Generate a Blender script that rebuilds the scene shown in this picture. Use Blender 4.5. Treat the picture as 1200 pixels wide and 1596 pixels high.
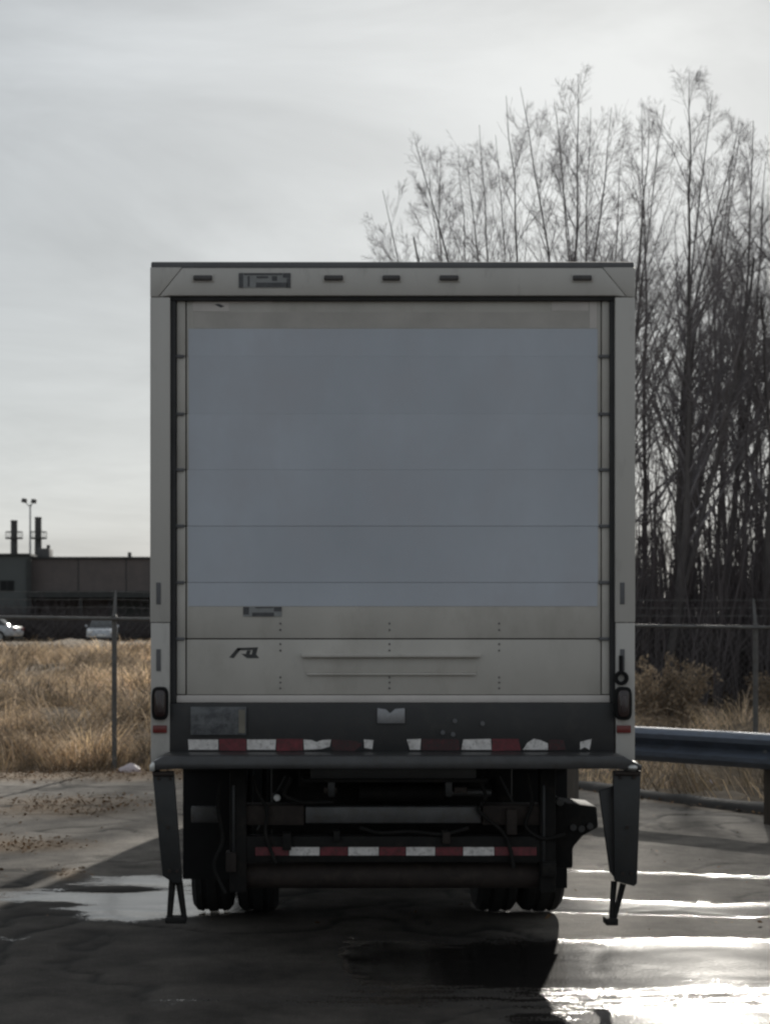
import bpy, bmesh, math, random
import numpy as np
from mathutils import Vector

for o in list(bpy.data.objects):
    bpy.data.objects.remove(o)
SC = bpy.context.scene
COL = SC.collection
rng = np.random.default_rng(7)
random.seed(7)

# ------------------------------------------------------------------ camera
# eye 1.75 m above the lot, looking along +Y square onto the truck's rear, 9 m away
EYE, FOC, VX, VY = 1.75, 2790.0, 460.0, 972.0        # focal length and vanishing point, in pixels of the 1200 px wide photograph
cam = bpy.data.cameras.new('camera')
camo = bpy.data.objects.new('camera', cam)
COL.objects.link(camo)
camo.location = (0, 0, EYE)
camo.rotation_euler = (math.radians(90), 0, 0)
cam.sensor_fit = 'HORIZONTAL'
cam.sensor_width = 36.0
cam.lens = 36.0 * FOC / 1200.0
cam.shift_x = (600 - VX) / 1200.0
cam.shift_y = (VY - 798) / 1200.0
cam.clip_start, cam.clip_end = 0.1, 3000
cam.dof.use_dof = True
cam.dof.focus_distance = 8.6
cam.dof.aperture_fstop = 8.0
SC.camera = camo

# ------------------------------------------------------------------ sky and sun
SUN_AZ, SUN_EL = math.radians(12.8), math.radians(22.0)      # azimuth clockwise from +Y
world = bpy.data.worlds.new('World')
SC.world = world
world.use_nodes = True
nt = world.node_tree
nt.nodes.clear()
N, L = nt.nodes.new, nt.links.new
wo = N('ShaderNodeOutputWorld'); bg = N('ShaderNodeBackground')
sky = N('ShaderNodeTexSky'); sky.sky_type = 'NISHITA'; sky.sun_disc = False
sky.sun_elevation = SUN_EL; sky.sun_rotation = SUN_AZ
sky.air_density = 1.0; sky.dust_density = 1.1; sky.ozone_density = 1.0
# thin cloud sheet over the whole dome: noise laid out on a flat layer overhead
geo = N('ShaderNodeTexCoord'); sep = N('ShaderNodeSeparateXYZ'); L(geo.outputs['Generated'], sep.inputs[0])
def wmath(op, a, b=None, c=None):
    n = N('ShaderNodeMath'); n.operation = op
    for i, v in enumerate((a, b, c)):
        if v is None: continue
        if hasattr(v, 'links') or hasattr(v, 'is_linked'): L(v, n.inputs[i])
        else: n.inputs[i].default_value = v
    return n.outputs[0]
zc = wmath('ADD', wmath('MAXIMUM', sep.outputs['Z'], 0.0), 0.26)
cx_ = wmath('DIVIDE', sep.outputs['X'], zc); cy_ = wmath('DIVIDE', sep.outputs['Y'], zc)
cmb = N('ShaderNodeCombineXYZ'); L(cx_, cmb.inputs[0]); L(cy_, cmb.inputs[1])
no1 = N('ShaderNodeTexNoise'); no1.inputs['Scale'].default_value = 2.0; no1.inputs['Detail'].default_value = 9
no1.inputs['Roughness'].default_value = 0.57; no1.inputs['Distortion'].default_value = 0.6
mp = N('ShaderNodeMapping'); mp.inputs['Scale'].default_value = (0.8, 1.1, 1); mp.inputs['Rotation'].default_value = (0, 0, 0.3)
mp.inputs['Location'].default_value = (6.3, 1.25, 0)
L(cmb.outputs[0], mp.inputs[0]); L(mp.outputs[0], no1.inputs['Vector'])
cr = N('ShaderNodeMapRange'); cr.inputs['From Min'].default_value = 0.3; cr.inputs['From Max'].default_value = 0.7
cr.inputs['To Min'].default_value = 0.80; cr.inputs['To Max'].default_value = 1.16
L(no1.outputs['Fac'], cr.inputs['Value'])
bw = N('ShaderNodeRGBToBW'); L(sky.outputs[0], bw.inputs[0])
# the cloud sheet evens out the glare round the sun: brightness levels off instead of rising without limit
even = wmath('DIVIDE', 1.0, wmath('ADD', 1.0, wmath('DIVIDE', bw.outputs[0], 7.0)))
lum = wmath('ADD', wmath('MULTIPLY', wmath('MULTIPLY', bw.outputs[0], even), 0.58), 2.7)
soft = N('ShaderNodeVectorMath'); soft.operation = 'SCALE'; L(sky.outputs[0], soft.inputs[0]); L(even, soft.inputs['Scale'])
cloud = N('ShaderNodeMix'); cloud.data_type = 'RGBA'; cloud.blend_type = 'MULTIPLY'; cloud.inputs[0].default_value = 1
cl = N('ShaderNodeCombineColor'); L(lum, cl.inputs[0]); L(lum, cl.inputs[1]); L(lum, cl.inputs[2])
L(cl.outputs[0], cloud.inputs[6]); cloud.inputs[7].default_value = (0.945, 1.0, 1.03, 1)
mx = N('ShaderNodeMix'); mx.data_type = 'RGBA'; mx.inputs[0].default_value = 0.80
L(soft.outputs[0], mx.inputs[6]); L(cloud.outputs[2], mx.inputs[7])
mu = N('ShaderNodeMix'); mu.data_type = 'RGBA'; mu.blend_type = 'MULTIPLY'; mu.inputs[0].default_value = 1
cc = N('ShaderNodeCombineColor')
for i in range(3): L(cr.outputs[0], cc.inputs[i])
L(mx.outputs[2], mu.inputs[6]); L(cc.outputs[0], mu.inputs[7])
L(mu.outputs[2], bg.inputs['Color']); bg.inputs['Strength'].default_value = 0.097
L(bg.outputs[0], wo.inputs['Surface'])

sl = bpy.data.lights.new('sun', 'SUN'); sl.energy = 3.2; sl.angle = math.radians(0.9); sl.color = (1.0, 0.95, 0.86)
so = bpy.data.objects.new('sun', sl); COL.objects.link(so)
sd = Vector((math.sin(SUN_AZ) * math.cos(SUN_EL), math.cos(SUN_AZ) * math.cos(SUN_EL), math.sin(SUN_EL)))
so.rotation_euler = sd.to_track_quat('Z', 'Y').to_euler()
so.location = sd * 60

vs = SC.view_settings
vs.view_transform = 'Standard'; vs.look = 'None'; vs.exposure = 0.42; vs.gamma = 1.0; vs.use_curve_mapping = False
SC.render.engine = 'CYCLES'
SC.cycles.use_denoising = True
SC.cycles.filter_width = 2.4
SC.cycles.max_bounces = 6

# ------------------------------------------------------------------ materials
MATS = {}
def mat(name, col, rough=0.6, metal=0.0, var=0.15, scale=3.0, stretch=(1, 1, 1), bump=0.0, bscale=40.0, spec=0.5,
        dirt=None, dirt_lo=0.5, dirt_hi=0.8, transl=0.0, attr=None, coat=0.0, rvar=0.0, orand=0.0):
    """Procedural paint / metal / plant material: base colour with two noise layers, optional dirt and fine relief."""
    m = bpy.data.materials.new(name); m.use_nodes = True
    t = m.node_tree; n, l = t.nodes.new, t.links.new
    b = t.nodes['Principled BSDF']
    tc = n('ShaderNodeTexCoord'); mp = n('ShaderNodeMapping'); mp.inputs['Scale'].default_value = stretch
    l(tc.outputs['Object'], mp.inputs[0])
    nz = n('ShaderNodeTexNoise'); nz.inputs['Scale'].default_value = scale; nz.inputs['Detail'].default_value = 6
    nz.inputs['Roughness'].default_value = 0.6
    l(mp.outputs[0], nz.inputs['Vector'])
    rm = n('ShaderNodeMapRange'); rm.inputs['From Min'].default_value = 0.25; rm.inputs['From Max'].default_value = 0.75
    rm.inputs['To Min'].default_value = 1 - var; rm.inputs['To Max'].default_value = 1 + var
    l(nz.outputs['Fac'], rm.inputs['Value'])
    mc = n('ShaderNodeVectorMath'); mc.operation = 'SCALE'; mc.inputs[0].default_value = col
    l(rm.outputs[0], mc.inputs['Scale'])
    out = mc.outputs[0]
    if orand:
        oi = n('ShaderNodeObjectInfo'); ro = n('ShaderNodeMapRange'); ro.inputs['To Min'].default_value = 1 - orand; ro.inputs['To Max'].default_value = 1 + orand
        l(oi.outputs['Random'], ro.inputs['Value']); mo = n('ShaderNodeVectorMath'); mo.operation = 'SCALE'; l(out, mo.inputs[0]); l(ro.outputs[0], mo.inputs['Scale']); out = mo.outputs[0]
    if attr:
        at = n('ShaderNodeAttribute'); at.attribute_name = attr
        mm = n('ShaderNodeVectorMath'); mm.operation = 'MULTIPLY'
        l(out, mm.inputs[0]); l(at.outputs['Color'], mm.inputs[1]); out = mm.outputs[0]
    if dirt:
        n2 = n('ShaderNodeTexNoise'); n2.inputs['Scale'].default_value = scale * 2.3; n2.inputs['Detail'].default_value = 8
        n2.inputs['Roughness'].default_value = 0.7
        l(mp.outputs[0], n2.inputs['Vector'])
        r2 = n('ShaderNodeMapRange'); r2.inputs['From Min'].default_value = dirt_lo; r2.inputs['From Max'].default_value = dirt_hi
        l(n2.outputs['Fac'], r2.inputs['Value'])
        mxd = n('ShaderNodeMix'); mxd.data_type = 'RGBA'
        l(r2.outputs[0], mxd.inputs[0]); l(out, mxd.inputs[6]); mxd.inputs[7].default_value = (*dirt, 1)
        out = mxd.outputs[2]
    l(out, b.inputs['Base Color'])
    b.inputs['Roughness'].default_value = rough
    if rvar:
        r3 = n('ShaderNodeMapRange'); r3.inputs['From Min'].default_value = 0.3; r3.inputs['From Max'].default_value = 0.7
        r3.inputs['To Min'].default_value = max(0.03, rough - rvar); r3.inputs['To Max'].default_value = min(1, rough + rvar)
        l(nz.outputs['Fac'], r3.inputs['Value']); l(r3.outputs[0], b.inputs['Roughness'])
    b.inputs['Metallic'].default_value = metal
    b.inputs['Specular IOR Level'].default_value = spec
    b.inputs['Coat Weight'].default_value = coat
    if bump:
        n4 = n('ShaderNodeTexNoise'); n4.inputs['Scale'].default_value = bscale; n4.inputs['Detail'].default_value = 4
        l(tc.outputs['Object'], n4.inputs['Vector'])
        bp = n('ShaderNodeBump'); bp.inputs['Strength'].default_value = bump; bp.inputs['Distance'].default_value = 0.01
        l(n4.outputs['Fac'], bp.inputs['Height']); l(bp.outputs[0], b.inputs['Normal'])
    if transl:
        tr = n('ShaderNodeBsdfTranslucent'); l(out, tr.inputs['Color'])
        mxs = n('ShaderNodeMixShader'); mxs.inputs[0].default_value = transl
        l(b.outputs[0], mxs.inputs[1]); l(tr.outputs[0], mxs.inputs[2])
        l(mxs.outputs[0], t.nodes['Material Output'].inputs['Surface'])
    MATS[name] = m
    return m

mat('body_white', (0.46, 0.46, 0.45), 0.45, var=0.10, scale=1.6, stretch=(1, 1, 0.3), dirt=(0.22, 0.20, 0.17), dirt_lo=0.52, dirt_hi=0.9)
mat('frame_white', (0.485, 0.465, 0.435), 0.42, var=0.08, scale=2.2, stretch=(1.5, 1, 0.4), dirt=(0.17, 0.16, 0.15), dirt_lo=0.55, dirt_hi=0.95)
mat('door_white', (0.49, 0.465, 0.425), 0.5, orand=0.04, var=0.13, scale=1.8, stretch=(1.2, 1, 0.7), dirt=(0.37, 0.345, 0.305), dirt_lo=0.48, dirt_hi=0.85, bump=0.03, bscale=14)
mat('vinyl', (0.46, 0.492, 0.545), 0.42, var=0.14, scale=0.9, stretch=(1.1, 1, 0.7), dirt=(0.44, 0.45, 0.49), dirt_lo=0.44, dirt_hi=0.74, orand=0.045, bump=0.05, bscale=5)
mat('residue', (0.58, 0.54, 0.51), 0.6, var=0.12, scale=6)
mat('residue_dark', (0.45, 0.425, 0.395), 0.65, var=0.15, scale=5)
mat('trim_dark', (0.12, 0.12, 0.125), 0.75, var=0.15, scale=6)
mat('rubber', (0.009, 0.009, 0.0093), 0.8, spec=0.25, var=0.2, scale=9, bump=0.1)
mat('seal_grey', (0.035, 0.035, 0.036), 0.8, var=0.3, scale=8)
mat('black_paint', (0.021, 0.021, 0.022), 0.5, var=0.3, scale=4, dirt=(0.042, 0.038, 0.035), dirt_lo=0.5, dirt_hi=0.85)
mat('chassis', (0.011, 0.0105, 0.010), 0.75, spec=0.25, var=0.4, scale=6, dirt=(0.036, 0.030, 0.024), dirt_lo=0.5, dirt_hi=0.9, bump=0.15, bscale=30)
mat('deck_steel', (0.06, 0.06, 0.062), 0.36, metal=0.35, var=0.25, scale=9, dirt=(0.05, 0.045, 0.04), dirt_lo=0.5, dirt_hi=0.8, bump=0.05, bscale=60)
mat('step_steel', (0.024, 0.025, 0.026), 0.45, metal=0.2, var=0.3, scale=7, dirt=(0.03, 0.026, 0.022), bump=0.08, bscale=40)
mat('grey_steel', (0.085, 0.085, 0.086), 0.5, metal=0.3, var=0.3, scale=8, dirt=(0.06, 0.05, 0.04), dirt_lo=0.45, dirt_hi=0.8)
mat('rust', (0.024, 0.017, 0.014), 0.8, var=0.5, scale=7, dirt=(0.05, 0.038, 0.029), dirt_lo=0.5, dirt_hi=0.8, bump=0.3, bscale=25)
mat('tape_white', (0.66, 0.63, 0.61), 0.45, var=0.25, scale=18, dirt=(0.16, 0.14, 0.13), dirt_lo=0.5, dirt_hi=0.75)
mat('tape_red', (0.14, 0.02, 0.028), 0.45, var=0.5, scale=22, dirt=(0.04, 0.02, 0.02), dirt_lo=0.48, dirt_hi=0.7)
mat('tape_red_worn', (0.065, 0.014, 0.017), 0.6, var=0.5, scale=30, dirt=(0.025, 0.02, 0.02), dirt_lo=0.4, dirt_hi=0.6)
mat('lamp_dark', (0.022, 0.010, 0.010), 0.25, var=0.2, scale=20, coat=0.4)
mat('marker_grey', (0.055, 0.05, 0.05), 0.4, var=0.3, scale=20)
mat('lamp_core', (0.06, 0.045, 0.045), 0.3, var=0.3, scale=30)
mat('reflector', (0.16, 0.025, 0.022), 0.3, var=0.2, scale=30)
mat('lens_white', (0.8, 0.8, 0.78), 0.3, var=0.1)
mat('plate', (0.12, 0.125, 0.13), 0.5, var=0.15, scale=14, dirt=(0.06, 0.062, 0.068), dirt_lo=0.42, dirt_hi=0.6)
mat('plate_warm', (0.17, 0.155, 0.125), 0.5, var=0.2, scale=20)
mat('print_dark', (0.07, 0.07, 0.075), 0.5, var=0.3, scale=40)
mat('print_soft', (0.15, 0.145, 0.14), 0.6, var=0.3, scale=40)
mat('print_black', (0.045, 0.045, 0.045), 0.5, var=0.3, scale=40)
mat('label_grey', (0.24, 0.245, 0.245), 0.5, var=0.15, scale=30)
mat('latch', (0.27, 0.27, 0.28), 0.4, metal=0.5, var=0.2, scale=25)
mat('tyre', (0.014, 0.014, 0.014), 0.85, var=0.3, scale=15, bump=0.3, bscale=30)
mat('rim', (0.35, 0.35, 0.34), 0.5, metal=0.4, var=0.2, scale=8)
mat('glass_dark', (0.02, 0.023, 0.025), 0.06, var=0.1, spec=0.8)
mat('pane_dark', (0.012, 0.013, 0.014), 0.5, var=0.1, spec=0.2)
mat('galvanized', (0.22, 0.23, 0.24), 0.45, metal=0.6, var=0.2, scale=6)
mat('fence_steel', (0.12, 0.118, 0.115), 0.6, metal=0.3, var=0.25, scale=6, dirt=(0.08, 0.06, 0.045), dirt_lo=0.5, dirt_hi=0.8)
mat('guardrail_steel', (0.135, 0.16, 0.205), 0.5, metal=0.45, var=0.2, scale=5, stretch=(1, 1, 3), dirt=(0.10, 0.10, 0.105), dirt_lo=0.5, dirt_hi=0.85)
mat('weathered_wood', (0.085, 0.072, 0.06), 0.85, var=0.35, scale=5, stretch=(4, 4, 0.6), bump=0.4, bscale=18)
mat('bark', (0.10, 0.09, 0.088), 0.9, var=0.3, scale=4, stretch=(2, 2, 0.5), bump=0.4, bscale=14)
mat('twig', (0.19, 0.175, 0.18), 0.9, var=0.25, scale=1.5)
mat('brush', (0.095, 0.082, 0.084), 0.9, var=0.35, scale=0.6)
mat('dry_grass', (0.50, 0.385, 0.265), 0.85, var=0.3, scale=0.7, transl=0.40, attr='tint', spec=0.2)
mat('dry_leaf', (0.40, 0.315, 0.225), 0.8, var=0.25, scale=1.2, transl=0.5, attr='tint', spec=0.2)
mat('dead_leaf', (0.16, 0.095, 0.05), 0.8, var=0.4, scale=8, transl=0.1, attr='tint', spec=0.3)
mat('building_wall', (0.13, 0.11, 0.104), 0.85, var=0.10, scale=0.5, dirt=(0.085, 0.078, 0.076), dirt_lo=0.45, dirt_hi=0.8)
mat('building_grey', (0.095, 0.103, 0.102), 0.85, var=0.08, scale=0.5)
mat('roof_edge', (0.035, 0.037, 0.036), 0.7, var=0.2)
mat('stack_metal', (0.075, 0.072, 0.07), 0.6, metal=0.2, var=0.3, scale=2)
mat('car_white', (0.42, 0.44, 0.47), 0.25, var=0.03, coat=0.5)
mat('car_dark', (0.05, 0.055, 0.065), 0.25, var=0.05, coat=0.5)
mat('bag', (0.68, 0.60, 0.62), 0.5, var=0.1, scale=20, transl=0.3)
mat('kerb', (0.045, 0.041, 0.037), 0.9, var=0.35, scale=3, bump=0.6, bscale=18)

# ------------------------------------------------------------------ mesh helpers
class MB:
    def __init__(s): s.v = []; s.f = []
    def add(s, vs, fs):
        k = len(s.v); s.v += [tuple(map(float, p)) for p in vs]; s.f += [tuple(i + k for i in f) for f in fs]; return s
    def box(s, x0, x1, y0, y1, z0, z1):
        return s.add([(x0, y0, z0), (x1, y0, z0), (x1, y1, z0), (x0, y1, z0), (x0, y0, z1), (x1, y0, z1), (x1, y1, z1), (x0, y1, z1)],
                     [(0, 3, 2, 1), (4, 5, 6, 7), (0, 1, 5, 4), (1, 2, 6, 5), (2, 3, 7, 6), (3, 0, 4, 7)])
    def prism(s, poly, axis, a, b, poly2=None):
        """closed outline poly (pairs) extruded along axis from a to b (poly2: other outline at b)"""
        def mk(p, t): return (t, p[0], p[1]) if axis == 'x' else (p[0], t, p[1]) if axis == 'y' else (p[0], p[1], t)
        n = len(poly); q = poly2 or poly
        return s.add([mk(p, a) for p in poly] + [mk(p, b) for p in q],
                     [tuple(range(n)), tuple(range(2 * n - 1, n - 1, -1))] + [(i, i + n, (i + 1) % n + n, (i + 1) % n) for i in range(n)])
    def cyl(s, p0, p1, r0, r1=None, n=16):
        p0, p1 = Vector(p0), Vector(p1); r1 = r0 if r1 is None else r1
        d = (p1 - p0).normalized(); a = d.orthogonal().normalized(); b = d.cross(a)
        ring = lambda p, r: [p + (a * math.cos(2 * math.pi * i / n) + b * math.sin(2 * math.pi * i / n)) * r for i in range(n)]
        return s.add(ring(p0, r0) + ring(p1, r1), [tuple(range(n - 1, -1, -1)), tuple(range(n, 2 * n))] +
                     [(i, (i + 1) % n, (i + 1) % n + n, i + n) for i in range(n)])
    def lathe(s, prof, c, axis='x', n=28):
        """closed ring profile of (axial, radius) pairs spun about axis through c"""
        vs, fs = [], []; m = len(prof)
        for i in range(n):
            t = 2 * math.pi * i / n; ct, st = math.cos(t), math.sin(t)
            for a, r in prof:
                vs.append((c[0] + a, c[1] + r * ct, c[2] + r * st) if axis == 'x' else (c[0] + r * ct, c[1] + r * st, c[2] + a))
        for i in range(n):
            j = (i + 1) % n
            for k in range(m):
                k2 = (k + 1) % m; fs.append((i * m + k, i * m + k2, j * m + k2, j * m + k))
        return s.add(vs, fs)
    def build(s, name, m, parent=None, bevel=0.0, smooth=False, seg=2, loc=None):
        me = bpy.data.meshes.new(name); me.from_pydata(s.v, [], s.f)
        bm = bmesh.new(); bm.from_mesh(me)
        bmesh.ops.recalc_face_normals(bm, faces=bm.faces)
        if bevel:
            es = [e for e in bm.edges if len(e.link_faces) == 2 and e.calc_face_angle(0) > 0.5]
            bmesh.ops.bevel(bm, geom=es, offset=bevel, segments=seg, affect='EDGES', profile=0.5, clamp_overlap=True)
        bm.to_mesh(me); bm.free()
        me.materials.append(MATS[m])
        if smooth or bevel:
            me.polygons.foreach_set('use_smooth', [True] * len(me.polygons))
            me.set_sharp_from_angle(angle=math.radians(35))
        o = bpy.data.objects.new(name, me); COL.objects.link(o); o.parent = parent
        if loc: o.location = loc
        return o

def npmesh(name, v, f, m, parent=None, smooth=False, tint=None):
    """fast mesh from numpy arrays: v (n,3); f (m,3) or (m,4)"""
    me = bpy.data.meshes.new(name); k = f.shape[1]
    me.vertices.add(len(v)); me.vertices.foreach_set('co', v.astype(np.float32).ravel())
    me.loops.add(f.size); me.loops.foreach_set('vertex_index', f.astype(np.int32).ravel())
    me.polygons.add(len(f)); me.polygons.foreach_set('loop_start', np.arange(0, f.size, k, dtype=np.int32))
    if smooth: me.polygons.foreach_set('use_smooth', np.ones(len(f), bool))
    me.update(calc_edges=True)
    if tint is not None:
        a = me.attributes.new('tint', 'FLOAT_COLOR', 'POINT')
        a.data.foreach_set('color', (tint if tint.shape[1] == 4 else np.c_[tint, np.ones(len(tint))]).astype(np.float32).ravel())
    me.materials.append(MATS[m])
    o = bpy.data.objects.new(name, me); COL.objects.link(o); o.parent = parent
    return o

def tubes(P, R, sides):
    """P (M,n,3) polylines, R (M,n) radii -> verts, quads"""
    M, n, _ = P.shape
    T = np.gradient(P, axis=1); T /= np.linalg.norm(T, axis=2, keepdims=True) + 1e-9
    ref = np.where(np.abs(T[..., 2:3]) > 0.8, np.array([1., 0, 0]), np.array([0, 0, 1.]))
    A = np.cross(T, ref); A /= np.linalg.norm(A, axis=2, keepdims=True) + 1e-9
    B = np.cross(T, A)
    th = np.arange(sides) * 2 * math.pi / sides
    V = P[:, :, None] + R[:, :, None, None] * (A[:, :, None] * np.cos(th)[None, None, :, None] + B[:, :, None] * np.sin(th)[None, None, :, None])
    idx = np.arange(M * n * sides).reshape(M, n, sides)
    a = idx[:, :-1]; b = idx[:, 1:]
    F = np.stack([a, np.roll(a, -1, 2), np.roll(b, -1, 2), b], -1).reshape(-1, 4)
    return V.reshape(-1, 3), F
def join(parts):
    vs, fs, k = [], [], 0
    for v, f in parts:
        vs.append(v); fs.append(f + k); k += len(v)
    return np.concatenate(vs), np.concatenate(fs)

def tag(o, label=None, cat=None, group=None, kind=None):
    if label: o['label'] = label
    if cat: o['category'] = cat
    if group: o['group'] = group
    if kind: o['kind'] = kind
    return o
def empty(name, loc, label, cat, group=None, rz=0):
    o = bpy.data.objects.new(name, None); COL.objects.link(o); o.location = loc; o.rotation_euler.z = rz
    o.empty_display_size = 0.2
    return tag(o, label, cat, group)
def copy_tree(o, parent=None):
    c = o.copy(); COL.objects.link(c); c.parent = parent
    for ch in [x for x in bpy.data.objects if x.parent == o]: copy_tree(ch, c)
    return c

# numpy value noise
_tab = rng.random((256, 256))
def vnoise(x, y):
    xi, yi = np.floor(x).astype(int), np.floor(y).astype(int); fx, fy = x - xi, y - yi
    fx = fx * fx * (3 - 2 * fx); fy = fy * fy * (3 - 2 * fy)
    g = lambda a, b: _tab[a % 256, b % 256]
    return (g(xi, yi) * (1 - fx) + g(xi + 1, yi) * fx) * (1 - fy) + (g(xi, yi + 1) * (1 - fx) + g(xi + 1, yi + 1) * fx) * fy
def fbm(x, y, o=5, r=0.55):
    s, a, t = 0, 1, 0
    for i in range(o):
        s = s + a * vnoise(x * 2 ** i + 17.3 * i, y * 2 ** i + 9.1 * i); t += a; a *= r
    return s / t
def sst(a, b, x):
    t = np.clip((x - a) / (b - a), 0, 1); return t * t * (3 - 2 * t)

# ------------------------------------------------------------------ ground
K = EYE / 1.6
FENCE_Y = 19.6 * K
def kerb_y(x):      # edge of the paving on the right: runs in towards the camera
    x = np.asarray(x) / K
    return K * np.where(x < 1.9, 19.25, np.where(x < 3.2, 19.25 - (x - 1.9) * 2.1, 16.5 - (x - 3.2) * 1.75))
def terrain(x, y):
    x = np.asarray(x, float); y = np.asarray(y, float)
    left = 1 - sst(1.0, 6.0, x)
    z = left * (0.60 * sst(21, 56, y) - 0.02 * sst(66, 105, y)) + (1 - left) * 0.25 * sst(24, 60, y)
    off = sst(0.0, 1.2, y - kerb_y(x))
    lump = (fbm(x * 0.55 + 5, y * 0.4 + 3, 4) - 0.5) * 0.5 + (fbm(x * 1.7, y * 1.3, 3) - 0.5) * 0.32
    return z + off * (lump * sst(-0.1, 1.5, y - kerb_y(x)) + 0.03) - (1 - off) * 0.05

xs = np.concatenate([np.linspace(-1500, -60, 10), np.linspace(-55, -14, 22), np.arange(-13, 16, 0.3), np.linspace(16.5, 60, 22), np.linspace(70, 1500, 10)])
ys = np.concatenate([np.linspace(-900, -30, 6), np.linspace(-24, 10, 9), np.arange(11, 46, 0.3), np.linspace(47, 140, 50), np.linspace(160, 2200, 12)])
GX, GY = np.meshgrid(xs, ys, indexing='ij')
def grid_faces(nx, ny):
    i = np.arange(nx * ny).reshape(nx, ny)
    return np.stack([i[:-1, :-1], i[1:, :-1], i[1:, 1:], i[:-1, 1:]], -1).reshape(-1, 4)

def soil_material():
    m = bpy.data.materials.new('field_soil'); m.use_nodes = True; t = m.node_tree; n, l = t.nodes.new, t.links.new
    b = t.nodes['Principled BSDF']; tc = n('ShaderNodeTexCoord')
    z1 = n('ShaderNodeTexNoise'); z1.inputs['Scale'].default_value = 1.3; z1.inputs['Detail'].default_value = 9; z1.inputs['Roughness'].default_value = 0.7
    l(tc.outputs['Object'], z1.inputs['Vector'])
    rp = n('ShaderNodeValToRGB'); rp.color_ramp.elements[0].position = 0.32; rp.color_ramp.elements[0].color = (0.055, 0.042, 0.03, 1)
    rp.color_ramp.elements[1].position = 0.7; rp.color_ramp.elements[1].color = (0.27, 0.2, 0.125, 1)
    l(z1.outputs['Fac'], rp.inputs[0]); l(rp.outputs[0], b.inputs['Base Color'])
    b.inputs['Roughness'].default_value = 0.95
    bp = n('ShaderNodeBump'); bp.inputs['Strength'].default_value = 0.7; bp.inputs['Distance'].default_value = 0.06
    l(z1.outputs['Fac'], bp.inputs['Height']); l(bp.outputs[0], b.inputs['Normal'])
    MATS['field_soil'] = m
soil_material()
gv = np.c_[GX.ravel(), GY.ravel(), terrain(GX, GY).ravel()]
tag(npmesh('ground', gv, grid_faces(len(xs), len(ys)), 'field_soil', smooth=True), kind='structure')

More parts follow.
